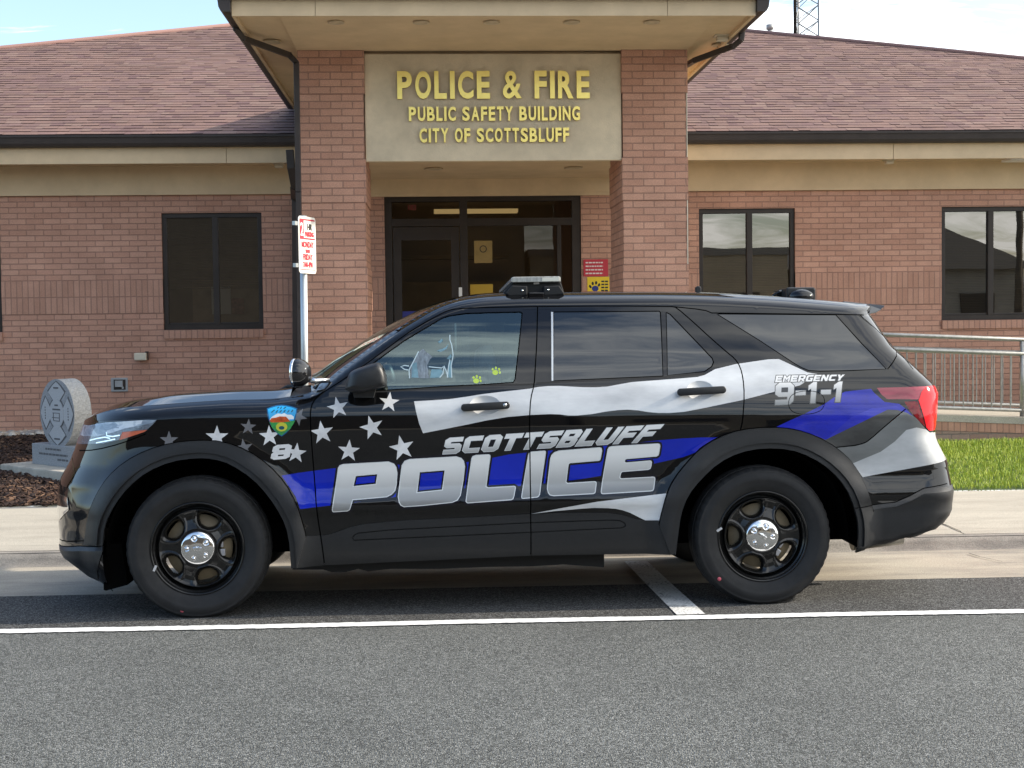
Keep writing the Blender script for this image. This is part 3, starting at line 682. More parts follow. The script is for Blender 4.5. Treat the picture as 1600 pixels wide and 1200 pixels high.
def soffit_light(px, py, Y, z):
    q = onY(px, py, Y); mb = MB(); mb.box(q.x-.07, q.x+.07, Y-.06, Y+.06, z-.012, z); mb.box(q.x-.05, q.x+.05, Y-.045, Y+.045, z-.055, z-.012); return B(mb, 'soffit_light', M_cream, bevel=.012)
soffit_light(1389, 254, 17.1, 3.424); soffit_light(436, 258, 17.1, 3.424); soffit_light(1128, 54, 13.0, CZT+.034)
mb = MB(); q = onY(1590, 251, 17.0); mb.box(q.x-.1, q.x+.5, 16.95, 17.25, 3.395, 3.424); B(mb, 'soffit_vent', M_white)

# ------------------------------------------------------------------ notices on the brick by the door
M_red = vary(mat('sign red', (.50, .028, .045), .45), 4, .1); M_yel = vary(mat('sign yellow', (.80, .56, .02), .45), 4, .08); M_signw = mat('sign white', (.75, .66, .62), .5)
M_navy = mat('sign navy', (.015, .03, .20), .5); M_blk = mat('black ink', (.015, .015, .015), .5)
Yn = Y_WALL-.012
rs = plate('wall_notice', 912, 405, 950, 432, Yn, M_red, None, .010); tag(rs, 'red notice with lines of white print on brick beside the entrance', 'sign')
q = onY(930.5, 405, Yn-.001)
for i, s_ in enumerate(('NOTICE: ALL VISITORS', 'ENTERING THIS BUILDING', 'ARE SUBJECT TO SEARCH', 'BY ORDER OF THE CITY')):
    a, b = onY(915, 411+5.6*i, Yn), onY(942, 409+5.6*i, Yn); mb = MB(); x = a.x
    while x < b.x:      # words too small to read in the photo: rows of word-length strokes
        wd = rnd.uniform(.015, .04); mb.box(x, min(x+wd, b.x), Yn-.002, Yn-.0005, a.z-.004, a.z+.012); x += wd+.008
    mb.build('print_line', M_signw, rs)
ys = plate('wall_notice', 918, 432.5, 952, 470, Yn, M_yel, None, .010); tag(ys, 'yellow notice with a dark blue paw print on brick beside the entrance', 'sign')
pw_ = MB(); c_ = onY(930, 449, Yn-.001)
def disc(mb, cx, cz, rx, rz, Y, rot=0., n=20, th=.001):
    pts = [(cx+rx*math.cos(a)*math.cos(rot)-rz*math.sin(a)*math.sin(rot), cz+rx*math.cos(a)*math.sin(rot)+rz*math.sin(a)*math.cos(rot)) for a in (2*math.pi*k/n for k in range(n))]
    mb.prism(pts, Y-th, Y)
disc(pw_, c_.x, c_.z-.015, .042, .036, Yn-.0005)
pw_.build('paw_pad', M_navy, ys); pt_ = MB()
for dx_, dz_, ro in ((-.060, .010, .5), (-.030, .048, .2), (.012, .055, -.1), (.048, .030, -.5)): disc(pt_, c_.x+dx_, c_.z+dz_, .014, .022, Yn-.0005, ro)
pt_.build('paw_toes', M_blk, ys)
for i in range(4):
    a, b = onY(939.5, 441+4.7*i, Yn), onY(950, 438.4+4.7*i, Yn); mb = MB(); mb.box(a.x, (a.x+b.x)/2-.004, Yn-.0015, Yn-.0005, a.z, b.z); mb.box((a.x+b.x)/2+.004, b.x, Yn-.0015, Yn-.0005, a.z, b.z); mb.build('print_line', M_blk, ys)

# ------------------------------------------------------------------ parking sign on its post
sgy = 11.83; q = onY(474.5, 600, sgy)
ps = empty('parking_sign', (q.x, sgy, .05), 0, 'white two hour parking sign with red print on a galvanised post', 'sign')
M_galv = vary(mat('galvanised steel', (.50, .54, .55), .38, .6), 12, .2, stretch=(1, 1, .1))
lean = (onY(472.5, 340, sgy)-onY(475, 600, sgy)); lx = lean.x/lean.z
mb = MB(); mb.tube([(0, .0, 0), (lx*2.34, .0, 2.36)], .030, 14); mb.build('post', M_galv, ps)
SR = R(68); c_ = onY(480, 383, sgy-.03)-ps.location
Tm = Matrix.Translation(c_) @ Matrix.Rotation(SR, 4, 'Z')
def rrect(w, h, r, n=5):
    o = []
    for cx_, cy_, a0 in ((w/2-r, h/2-r, 0), (-w/2+r, h/2-r, 90), (-w/2+r, -h/2+r, 180), (w/2-r, -h/2+r, 270)):
        for k in range(n+1): a = R(a0+90*k/n); o.append((cx_+r*math.cos(a), cy_+r*math.sin(a)))
    return o
mb = MB(); mb.prism(rrect(.305, .465, .03), -.002, .002, T=Tm); pl_ = mb.build('sign_plate', mat('sign sheet', (.70, .67, .61), .45), ps)
M_sred = mat('sign red ink', (.45, .03, .05), .5)
mb = MB(); mb.box(-.135, -.062, -.0035, -.002, .045, .212); mb.box(-.062, .135, -.0035, -.002, .045, .058); mb.box(-.062, .135, -.0035, -.002, .2, .212); mb.box(-.135, .135, -.0035, -.002, -.205, -.199)
for i in range(len(mb.v)): mb.v[i] = Tm @ mb.v[i]
mb.build('red_block', M_sred, pl_)
M_sgw = mat('sign white ink', (.82, .80, .76), .5)
for s_, x, z, sz, m_, sx_ in (('2', -.098, .075, .15, M_sgw, .75), ('HR', .04, .125, .07, M_blk, .9), ('PARKING', .037, .07, .056, M_sred, .68), ('MONDAY', 0, -.020, .068, M_sred, .72), ('THRU', 0, -.063, .036, M_sred, .85), ('FRIDAY', 0, -.122, .068, M_sred, .75), ('7AM-4PM', 0, -.182, .062, M_sred, .68)):
    text_mesh('sign_print', s_, sz, m_, pl_, sx_, .001, .002, 'CENTER', Tm @ Matrix.Translation((x, -.0045, z)))
for z in (.17, -.17):
    mb = MB(); mb.box(-.20, .02, .003, .03, z-.016, z+.016)
    for i in range(len(mb.v)): mb.v[i] = Tm @ mb.v[i]
    mb.build('bracket', M_galv, ps)

# ------------------------------------------------------------------ memorial stone
my = 13.75; q = onY(113, 700, my)
mon = empty('memorial_stone', (q.x, my, zground(my)), R(-46), 'round granite memorial carved with a firefighters cross on block and slab', 'memorial')
def granite(name, base, amt=.35, sc=90, bump=0.):
    m = mat(name, base, .7, spec=.4); return vary(m, sc, amt, bump=bump, bscale=35)
M_gr = granite('granite face', (.30, .31, .32)); M_grr = granite('granite rough', (.52, .50, .46), .3, 60, .02); M_grd = granite('granite carved', (.42, .43, .44), .2); M_grk = mat('granite line', (.10, .10, .105), .8)
mb = MB(); mb.box(-.66, .62, -.40, .40, -.05, .085); mb.build('slab', vary(mat('slab concrete', (.46, .42, .35), .9), 8, .25, bump=.006, bscale=50), mon, bevel=.015)
mb = MB(); mb.box(-.42, .42, -.19, .19, .085, .285); blk = mb.build('base_block', [M_gr], mon, bevel=.006)
cz_ = .285+.30; rx_, rz_ = .315, .325
mb = MB(); n = 72
ring = [(rx_*math.cos(2*math.pi*k/n), cz_+rz_*math.sin(2*math.pi*k/n)) for k in range(n)]
for k in range(n):
    (a, b), (c, d) = ring[k], ring[(k+1) % n]; 
    for j in range(6):
        y0_, y1_ = -.15+.03*j, -.12+.03*j
        def rg(x, z, yy, kk): 
            s_ = 1+(.012*mnoise.noise(Vector((x*14, yy*14, z*14))) if -.14 < yy < .02 else 0); return (x*s_, yy, cz_+(z-cz_)*s_)
        mb.face([rg(a, b, y0_, k), rg(c, d, y0_, k), rg(c, d, y1_, k), rg(a, b, y1_, k)], 1)
mb.face([(a, -.15, b) for a, b in ring], 0); mb.face([(a, .03, b) for a, b in ring][::-1], 0)
dsk = mb.build('stone_disc', [M_gr, M_grr], mon)
# carved cross: four flared arms and a round centre
def flat(mb, poly, y, mi=0, th=.002): mb.prism(poly, y-th, y, mi)
arm = lambda s_: [(-.055*s_, .12), (-.15*s_, .20), (-.07*s_, .262), (0, .30), (.07*s_, .262), (.15*s_, .20), (.055*s_, .12)]
def rotp(p, a): return [(x*math.cos(a)-z*math.sin(a), cz_+x*math.sin(a)+z*math.cos(a)) for x, z in p]
em, ed = MB(), MB()
for k in range(4):
    flat(ed, rotp([(x*1.12, z+(.012 if z > .15 else -.012)) for x, z in arm(1)], k*math.pi/2), -.1502, 0, .002); flat(em, rotp(arm(1), k*math.pi/2), -.1525, 0, .002)
disc(ed, 0, cz_, .145, .15, -.1508, n=32, th=.0035); disc(em, 0, cz_, .13, .135, -.1545, n=32, th=.002)
ed.build('carved_outline', M_grk, dsk); em.build('carved_cross', M_grd, dsk)
ln = MB()
for a, b, c, d in ((-.045, .045, .235, .25), (-.05, .05, -.25, -.235), (-.03, .03, .07, .085), (-.07, .07, .03, .045), (-.07, .06, .0, .006), (-.08, .05, -.045, -.038), (-.05, .06, -.075, -.068), (-.06, -.05, -.07, 0.), (.05, .06, -.07, .0)): ln.box(a, b, -.1585, -.1565, cz_+c, cz_+d)
for k in range(5): ln.box(-.215, -.205, -.157, -.1545, cz_-.06+.026*k, cz_-.045+.026*k); ln.box(.205, .215, -.157, -.1545, cz_-.06+.026*k, cz_-.045+.026*k)
ln.build('carved_line', M_grk, dsk)
ln = MB()
for zr, a, b in ((.245, -.16, .12), (.195, -.28, .24), (.152, .06, .25)):
    x = a; ln = MB()
    while x < b: wd = rnd.uniform(.03, .07); ln.box(x, min(b, x+wd), -.1925, -.1895, zr-.009, zr+.009); x += wd+.012
    ln.build('carved_line', M_grk, blk)

# ------------------------------------------------------------------ ramp wall and railings at the right
RY = 15.10
rw = MB(); rx0, rx1 = 2.9, 12.
def zr(x): return .462-.048*(x-5.2)
cap = MB()
n = 12
for i in range(n):
    a, b = rx0+(rx1-rx0)*i/n, rx0+(rx1-rx0)*(i+1)/n; za, zb_ = max(zr(a), .24), max(zr(b), .24)
    rw.face([(a, RY, .0), (b, RY, .0), (b, RY, zb_-.075), (a, RY, za-.075)])
    cap.face([(a, RY-.012, za-.075), (b, RY-.012, zb_-.075), (b, RY-.012, zb_), (a, RY-.012, za)]); cap.face([(a, RY-.012, za), (b, RY-.012, zb_), (b, RY+1.5, zb_), (a, RY+1.5, za)]); cap.face([(a, RY-.012, za-.075), (a, RY, za-.075), (b, RY, zb_-.075), (b, RY-.012, zb_-.075)])
for i in range(len(rw.uv)): rw.uv[i] = [(u, v-.3) for u, v in rw.uv[i]]
rc = MB()
for i in range(n):
    a, b = rx0+(rx1-rx0)*i/n, rx0+(rx1-rx0)*(i+1)/n; za, zb_ = max(zr(a), .24), max(zr(b), .24)
    rc.face([(a, RY-.005, za-.075-.100), (b, RY-.005, zb_-.075-.100), (b, RY-.005, zb_-.0755), (a, RY-.005, za-.0755)], uv=[(a, 0), (b, 0), (b, .2), (a, .2)])
ramp = rw.build('access_ramp', brick_mat('weathered brick', (.30, .19, .145), (.36, .27, .22), (.22, .18, .15)), recalc=False); tag(ramp, 'low brick access ramp with pale concrete top above the lawn', 'ramp')
cap.build('ramp_deck', M_conc, ramp); rc.build('brick_cap_course', M_soldier, ramp)
M_rail = vary(mat('rail steel', (.40, .39, .36), .42, .55), 20, .25)
def railing(Y, label):
    q = onY(1597, 600, Y); root = empty('ramp_railing', (q.x, Y, zr(q.x)), 0, label, 'railing', 'railings of the access ramp')
    px_ = [q.x-1.9*k for k in range(3)]+[q.x+1.9]
    zt_ = lambda x: zr(x)+.845; zm = lambda x: zr(x)+.69; zl = lambda x: zr(x)+.07
    x0, x1 = px_[2], q.x+1.9; lo = root.location
    def seg(f, r, name):
        mb = MB(); mb.tube([(x0-lo.x, 0, f(x0)-lo.z), (x1-lo.x, 0, f(x1)-lo.z)], r, 12); mb.build(name, M_rail, root)
    seg(zt_, .023, 'handrail'); seg(zm, .028, 'mid_rail'); seg(zl, .022, 'bottom_rail')
    for x in px_:
        mb = MB(); mb.tube([(x-lo.x, 0, zr(x)-lo.z-.02), (x-lo.x, 0, zt_(x)-lo.z-.02)], .024, 12); mb.build('post', M_rail, root)
    x = x0+.1
    while x < x1:
        if min(abs(x-k) for k in px_) > .05:
            mb = MB(); mb.tube([(x-lo.x, 0, zl(x)-lo.z), (x-lo.x, 0, zm(x)-lo.z)], .008, 6, cap=False); mb.build('baluster', M_rail, root)
        x += .105
    return root
railing(RY+.12, 'grey steel ramp railing nearest the lawn, with close upright bars'); railing(RY+1.35, 'grey steel ramp railing nearest the brick wall, seen through the front one')

# ------------------------------------------------------------------ antenna mast behind the roof
ty = 38.; q0 = onY(1243, 60, ty); q1 = onY(1278, 60, ty)
tw = empty('antenna_tower', ((q0.x+q1.x)/2, ty, 0), 0, 'grey lattice antenna tower rising behind the right roof', 'tower')
M_tw = mat('tower steel', (.30, .31, .31), .5, .3); hw_ = (q1.x-q0.x)/2
legs = [(-hw_, 0), (hw_, -.1), (-hw_*.45, hw_*1.1)]
for a in legs:
    mb = MB(); mb.tube([(a[0], a[1], 0), (a[0], a[1], 16)], .034, 6); mb.build('leg', M_tw, tw)
for i, j in ((0, 1), (1, 2), (2, 0)):
    mb = MB(); z = .2; k = 0
    while z < 15.6:
        a, b = (legs[i], legs[j]) if k % 2 else (legs[j], legs[i]); mb.tube([(*a, z), (*b, z+.42)], .016, 5, cap=False); mb.tube([(*b, z), (*a, z+.42)], .011, 5, cap=False); z += .42; k += 1
    mb.build('lattice_brace', M_tw, tw)
mb = MB(); mb.tube([(-hw_-.02, -.04, 8), (-hw_-.02, -.04, 16)], .045, 8); mb.build('cable_run', M_blk, tw)
q = onY(1203, 46, 30); mb = MB(); mb.tube([(q.x, 30, q.z-2), (q.x, 30, q.z)], .05, 10); mb.tube([(q.x, 30, q.z), (q.x, 30, q.z+.1)], .08, 10)
o = mb.build('roof_vent', M_grey); o.parent = bld; o.matrix_parent_inverse = Matrix.Translation(bld.location).inverted()
for o in bld.children:      # third-level pieces follow their part
    for k in o.children: k.matrix_parent_inverse = Matrix()
# ------------------------------------------------------------------ across the street (mirrored in the windows and the car's flank)
def far_building(name, x0, x1, y, dep, h, m_, label, gable=0., wins_=()):
    root = empty(name, ((x0+x1)/2, y, 0), 0, label, 'building'); cx_ = (x0+x1)/2
    mb = MB(); mb.box(x0-cx_, x1-cx_, -dep, 0, 0, h)
    mb.build('wall', m_, root)
    mb = MB()
    if gable:
        mb.prism([(x0-cx_-.4, h+.003), (x1-cx_+.4, h+.003), (0, h+gable)], -dep-.3, .4)
    else: mb.box(x0-cx_-.08, x1-cx_+.08, -dep-.08, .08, h+.003, h+.25)
    mb.build('roof', M_fgr, root)
    for a, b, c, d in wins_:
        mb = MB(); mb.box(a, b, .0, .06, c, d); mb.box(a+.08, b-.08, .061, .065, c+.08, d-.08, 1); mb.build('window', [M_bronze, M_dark], root)
    return root
M_fgr = mat('far roof', (.16, .15, .14), .9)
M_tan = vary(mat('far stucco', (.30, .25, .18), .9), 1.5, .15); M_fb = vary(mat('far brick', (.105, .088, .070), .9), 3, .25); M_fg = vary(mat('far grey wall', (.22, .21, .19), .9), 2, .2)
far_building('shop_building', 3.4, 12.6, -15, 10, 3.75, M_tan, 'tan flat roofed shop across the street, mirrored in the right windows', 0, ((-3.5, -1.5, .9, 2.4), (-.5, .5, .1, 2.2), (1.5, 3.5, .9, 2.4)))
far_building('house', 13.2, 21.6, -16, 9, 3.2, M_fg, 'grey gabled house across the street, mirrored in the far right window', 1.9, ((-3, -1.8, 1, 2.3), (1.8, 3, 1, 2.3)))
far_building('brick_block', -30, 3.2, -15, 12, 5.6, M_fb, 'dark brick block across the street, mirrored in the left window and car flank', 0)
for i, x in enumerate((8.2, 19.5)):
    up = empty('utility_pole', (x, -11.5, 0), 0, ('wooden utility pole across the street by the tan shop', 'wooden utility pole across the street by the gabled house')[i], 'utility pole', 'utility poles across the street')
    mb = MB(); mb.tube([(0, 0, 0), (0, 0, 9.)], .14, 10, r1=.10); mb.build('pole', M_fb, up)
    mb = MB(); mb.box(-1.1, 1.1, -.06, .06, 8.2, 8.34); mb.build('crossarm', M_fb, up)
    for k, (yo, z) in enumerate(((-.0, 8.4), (-.9, 8.4), (.9, 8.4), (0, 6.4), (0, 5.6))):
        mb = MB(); pts_ = [(t*12., 0, z-(t-0)*(1-t)*1.3 if False else z-4*.28*(t*(1-t))) for t in (j/10 for j in range(11))]; pts_ = [(a, yo*.3, c) for a, b, c in pts_]; mb.tube(pts_, .018, 5, cap=False); mb.build('cable', M_blk, up)
# ================================================================== the police car
ga = ray(309, 967); ga = EYEV+ga*((-.0245-EYE)/ga.z); gb = ray(1195, 945); gb = EYEV+gb*((-.0245-EYE)/gb.z)
WB = (gb-ga).length; YAW = math.atan2(gb.y-ga.y, gb.x-ga.x); TILT = R(-1.9)
mid = (ga+gb)/2; car_loc = Vector((mid.x-math.sin(YAW)*.975, mid.y+math.cos(YAW)*.975, -.0245-.975*math.sin(-TILT)))
car = empty('police_suv', car_loc, 0, 'black police sport utility car with blue stripe and flag livery parked at the kerb', 'police car')
car.rotation_euler = (TILT, 0, YAW)
MC = Matrix.Translation(car_loc) @ Matrix.Rotation(YAW, 4, 'Z') @ Matrix.Rotation(TILT, 4, 'X')
MI = MC.inverted(); E0_ = MI @ EYEV; MR = MI.to_3x3()
def at_y(px, py, y):           # photo pixel -> car-local point on the plane y = const
    d = MR @ ray(px, py); return E0_ + d*((y-E0_.y)/d.y)
def pl(pts, y): 
    o = [at_y(a, b, y) for a, b in pts]; return np.array([p.x for p in o]), np.array([p.z for p in o])
XFW, XRW, ZW, RW = -WB/2, WB/2, .368, .376

# --- measured outlines (photo pixels)
fx, fz = pl([(133, 659), (126, 680), (118, 702), (110, 723), (98, 744), (92, 756), (90, 790), (91.5, 820), (94, 842), (92.6, 852), (93.5, 864), (101, 877), (117, 885), (122, 892), (130, 899), (147, 905), (160, 908)], -.5)
rx, rz = pl([(1382, 477.5), (1371, 488), (1387, 517), (1400, 540), (1417, 557), (1435, 575), (1453, 594), (1459, 601), (1463, 613), (1460, 637), (1457, 677), (1462, 690), (1477, 717), (1481, 740), (1484, 758), (1483, 795), (1468, 815), (1451, 825), (1414, 835), (1379, 844), (1339, 853)], -.65)
o_ = np.argsort(fz); FZ, FX = fz[o_], fx[o_]-.075
o_ = np.argsort(rz); RZ, RX = rz[o_], rx[o_]+.03
def xf(z): return np.interp(z, FZ, FX)
def xr(z): return np.interp(z, RZ, RX)
PZ = np.array([.15, .25, .33, .40, .47, .52, .575, .63, .68, .76, .84, .92, 1.00, 1.08, 1.15, 1.215, 1.26, 1.40, 1.55, 1.64, 1.75])
PW = np.array([.88, .915, .945, .957, .962, .966, .985, .976, .966, .967, .974, .982, .986, .980, .965, .945, .925, .872, .805, .760, .700])
def hermite(x, X, Y):
    m_ = np.gradient(Y, X); x = np.clip(x, X[0], X[-1]); i = np.clip(np.searchsorted(X, x)-1, 0, len(X)-2)
    h = X[i+1]-X[i]; t = (x-X[i])/h
    return (2*t**3-3*t**2+1)*Y[i]+(t**3-2*t**2+t)*h*m_[i]+(-2*t**3+3*t**2)*Y[i+1]+(t**3-t**2)*h*m_[i+1]
def W0(x, z):
    x = np.asarray(x, float); z = np.asarray(z, float)
    wv = hermite(z, PZ, PW)
    wv = wv - .035*np.clip((x-.6)/2., 0, 1)**2*np.clip((z-1.0)/.5, 0, 1)       # the roof narrows to the rear
    wv = wv - .03*np.clip((-x-.9)/1.2, 0, 1)**2
    for xc in (XFW, XRW):                                                     # wheel arches swell
        r = np.hypot(x-xc, z-ZW); s = np.clip((.66-r)/.14, 0, 1); wv = wv + (1.0-wv)*.85*s*s*(3-2*s)*np.clip((1.05-z)/.3, 0, 1)
    t = np.clip((x-xf(z))/.60, 0, 1); wv = wv*(np.maximum(1-(1-t)**2.5, 1e-6))**.5
    t = np.clip((xr(z)-x)/.34, 0, 1); wv = wv*(np.maximum(1-(1-t)**4, 1e-6))**.4
    return np.maximum(wv, .004)
TOPX = [(133, 659), (141, 653), (150, 648.5), (163, 643.5), (187, 637.5), (215, 634.8), (250, 632), (347, 625.5), (453, 619.5), (489, 611), (527, 581), (580, 541), (607, 522), (647, 497), (673, 482), (713, 467), (753, 460.5), (793, 458), (880, 457), (960, 456.5), (1040, 456.5), (1100, 457.5), (1147, 459.5), (1225, 464), (1312, 471), (1350, 475), (1382, 477.5)]
TX, TZ = [], []
for k, (a, b) in enumerate(TOPX):
    y = -.7
    for _ in range(12):
        p = at_y(a, b, y); y = -max(float(W0(p.x, p.z))-.08, .1)
    TX.append(p.x); TZ.append(p.z)
TX[0] = float(xf(TZ[0])); 
TX[-1] = float(xr(TZ[-1])); TX = np.array(TX); TZ = np.array(TZ); 
for i in range(1, len(TX)): TX[i] = max(TX[i], TX[i-1]+.004)
def ztop(x): return hermite(np.asarray(x, float), TX, TZ)
XCOWL = TX[8]
def W(x, z):
    x = np.asarray(x, float); z = np.asarray(z, float)
    d = np.maximum(ztop(x)-z, 0); hood = np.clip((XCOWL+.1-x)/.1, 0, 1)
    h = .075; A = .10*hood+.11*(1-hood); A = A*np.clip((x-TX[0])/.35, .15, 1)
    return np.maximum(W0(x, z) - A*np.maximum(1-d/h, 0)**2.2, .004)
def onside(px, py):            # photo pixel -> (x, z) on the car's near flank
    d = MR @ ray(px, py); ys = np.linspace(-1.08, -.02, 213); t = (ys-E0_.y)/d.y
    X = E0_.x+d.x*t; Z = E0_.z+d.z*t; g = ys+W(X, Z); k = np.argmax(g > 0) if (g > 0).any() else int(np.argmin(np.abs(g)))
    if k > 0 and g[k] > 0 > g[k-1]:
        u = -g[k-1]/(g[k]-g[k-1]); return float(X[k-1]+(X[k]-X[k-1])*u), float(Z[k-1]+(Z[k]-Z[k-1])*u)
    return float(X[k]), float(Z[k])
def Q(*pts):
    out = []
    for p in pts:
        x, z = onside(p[0], p[1])
        if len(p) > 2:
            for c in p[2]: x += {'L': -.3, 'R': .3}.get(c, 0); z += {'U': .3, 'D': -.3}.get(c, 0)
        out.append((x, z))
    return out
def smooth_closed(p, n=2):
    for _ in range(n):
        q = []
        for a, b in zip(p, p[1:]+p[:1]): q += [(a[0]*.75+b[0]*.25, a[1]*.75+b[1]*.25), (a[0]*.25+b[0]*.75, a[1]*.25+b[1]*.75)]
        p = q
    return p
def smooth_open(p, n=2):
    for _ in range(n):
        q = [p[0]]
        for a, b in zip(p, p[1:]): q += [(a[0]*.75+b[0]*.25, a[1]*.75+b[1]*.25), (a[0]*.25+b[0]*.75, a[1]*.25+b[1]*.75)]
        p = q+[p[-1]]
    return p
def ribbon(p, wd):             # a strip of given width along an open line
    L_, R_ = [], []
    for i, a in enumerate(p):
        b0, b1 = p[max(i-1, 0)], p[min(i+1, len(p)-1)]; dx_, dz_ = b1[0]-b0[0], b1[1]-b0[1]; l = math.hypot(dx_, dz_) or 1
        L_.append((a[0]-dz_/l*wd/2, a[1]+dx_/l*wd/2)); R_.append((a[0]+dz_/l*wd/2, a[1]-dx_/l*wd/2))
    return L_+R_[::-1]
def grow(p, d):                # offset a closed outline
    ar = sum(a[0]*b[1]-b[0]*a[1] for a, b in zip(p, p[1:]+p[:1])); s = 1 if ar > 0 else -1; out = []; n = len(p)
    for i in range(n):
        a, b, c = p[i-1], p[i], p[(i+1) % n]
        n1 = np.array([b[1]-a[1], a[0]-b[0]]); n2 = np.array([c[1]-b[1], b[0]-c[0]])
        n1 = n1/(np.hypot(*n1) or 1); n2 = n2/(np.hypot(*n2) or 1); v = n1+n2; k = max(np.dot(v, v)/2, .5)
        out.append((b[0]+s*d*v[0]/k, b[1]+s*d*v[1]/k))
    return out
GL = {
 'S': [[(0, 0), (.8, 0), (1, .14), (1, .5), (.85, .61), (.32, .61), (.32, .76), (1, .76), (1, 1), (.2, 1), (0, .86), (0, .5), (.15, .39), (.68, .39), (.68, .24), (0, .24)]],
 'C': [[(1, 0), (.2, 0), (0, .15), (0, .85), (.2, 1), (1, 1), (1, .75), (.32, .75), (.32, .25), (1, .25)]],
 'O': [[(.2, 0), (.8, 0), (1, .15), (1, .85), (.8, 1), (.2, 1), (0, .85), (0, .15)], [(.32, .25), (.68, .25), (.68, .75), (.32, .75)]],
 'T': [[(0, 1), (1, 1), (1, .75), (.66, .75), (.66, 0), (.34, 0), (.34, .75), (0, .75)]],
 'B': [[(0, 0), (.85, 0), (1, .12), (1, .42), (.92, .5), (1, .58), (1, .88), (.85, 1), (0, 1)], [(.32, .2), (.68, .2), (.68, .39), (.32, .39)], [(.32, .61), (.68, .61), (.68, .8), (.32, .8)]],
 'L': [[(0, 0), (1, 0), (1, .26), (.32, .26), (.32, 1), (0, 1)]],
 'U': [[(.2, 0), (.8, 0), (1, .15), (1, 1), (.68, 1), (.68, .26), (.32, .26), (.32, 1), (0, 1), (0, .15)]],
 'F': [[(0, 0), (.32, 0), (.32, .36), (.9, .36), (.9, .6), (.32, .6), (.32, .76), (1, .76), (1, 1), (0, 1)]],
 'E': [[(0, 0), (1, 0), (1, .24), (.32, .24), (.32, .39), (.9, .39), (.9, .61), (.32, .61), (.32, .76), (1, .76), (1, 1), (0, 1)]],
 'M': [[(0, 0), (.24, 0), (.24, .6), (.5, .25), (.76, .6), (.76, 0), (1, 0), (1, 1), (.78, 1), (.5, .62), (.22, 1), (0, 1)]],
 'R': [[(0, 0), (.3, 0), (.3, .3), (.5, .3), (.72, 0), (1, 0), (.8, .32), (1, .45), (1, .88), (.85, 1), (0, 1)], [(.3, .52), (.7, .52), (.7, .78), (.3, .78)]],
 'G': [[(.2, 0), (1, 0), (1, .55), (.55, .55), (.55, .36), (.7, .36), (.7, .24), (.32, .24), (.32, .76), (1, .76), (1, 1), (.2, 1), (0, .85), (0, .15)]],
 'N': [[(0, 0), (.28, 0), (.28, .55), (.7, 0), (1, 0), (1, 1), (.72, 1), (.72, .45), (.3, 1), (0, 1)]],
 'Y': [[(.34, 0), (.66, 0), (.66, .4), (1, 1), (.68, 1), (.5, .65), (.32, 1), (0, 1), (.34, .4)]],
 '9': [[(0, 0), (.8, 0), (1, .15), (1, .85), (.8, 1), (.2, 1), (0, .85), (0, .48), (.2, .36), (.66, .36), (.66, .23), (0, .23)], [(.32, .56), (.68, .56), (.68, .78), (.32, .78)]],
 '1': [[(.3, 0), (.75, 0), (.75, 1), (.45, 1), (.05, .84), (.05, .62), (.3, .70)]],
 '-': [[(0, .40), (1, .40), (1, .62), (0, .62)]],
 '8': [[(.2, 0), (.8, 0), (1, .13), (1, .42), (.92, .5), (1, .58), (1, .87), (.8, 1), (.2, 1), (0, .87), (0, .58), (.08, .5), (0, .42), (0, .13)], [(.36, .22), (.66, .22), (.66, .32), (.36, .32)], [(.36, .63), (.66, .63), (.66, .75), (.36, .75)]],
}
def word(s, bl, br, tl, tr, gap=.16, widths=None):
    ws = [(widths or {}).get(c, 1.) for c in s]; tot = sum(ws)+gap*(len(s)-1); x = 0; out = []
    for c, wd in zip(s, ws):
        gl = []
        for poly in GL[c]:
            pp = []
            for u, v in poly:
                U = (x+u*wd)/tot
                pp.append(tuple((1-v)*((1-U)*bl[i]+U*br[i])+v*((1-U)*tl[i]+U*tr[i]) for i in (0, 1)))
            gl.append(Q(*pp))
        out.append(gl); x += wd+gap
    return out
def star(cx, cy, r, rot=0., sq=1.):
    p = []
    for k in range(10):
        a = R(-90+rot+36*k); rr = r if k % 2 == 0 else r*.40; p.append((cx+rr*math.cos(a), cy+rr*math.sin(a)*sq))
    return Q(*p)

# --- car materials
def paint(name, col, rough=.05, coat=1.0):
    m_ = mat(name, col, rough, spec=.5); return m_
M_blackp = paint('black paint', (.0045, .0046, .0052), .035); bsdf(M_blackp).inputs['Specular IOR Level'].default_value = .55
def peel(m_, d=.00012, sc=55.):
    t = m_.node_tree; tcn = N(t, 'ShaderNodeTexCoord'); n_ = N(t, 'ShaderNodeTexNoise', in_Scale=sc, in_Detail=1.); L(t, tcn.outputs['Object'], n_.inputs['Vector'])
    bp = N(t, 'ShaderNodeBump', in_Strength=1., in_Distance=d); L(t, n_.outputs['Fac'], bp.inputs['Height']); L(t, bp.outputs[0], bsdf(m_).inputs['Normal']); return m_
peel(M_blackp, .0009, 5.)
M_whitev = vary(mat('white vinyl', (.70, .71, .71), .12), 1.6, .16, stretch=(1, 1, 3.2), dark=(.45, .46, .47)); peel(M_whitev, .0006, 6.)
M_star = vary(mat('star vinyl', (.72, .72, .72), .12), 9, .25)
M_stard = vary(mat('dim star vinyl', (.16, .16, .17), .12), 9, .25)
M_blue = vary(mat('blue vinyl', (.005, .020, .41), .09), 2.2, .18); peel(M_blue, .0006, 6.)
M_bluel = vary(mat('pale blue vinyl', (.035, .042, .46), .09), 3, .25, stretch=(1, 1, 3))
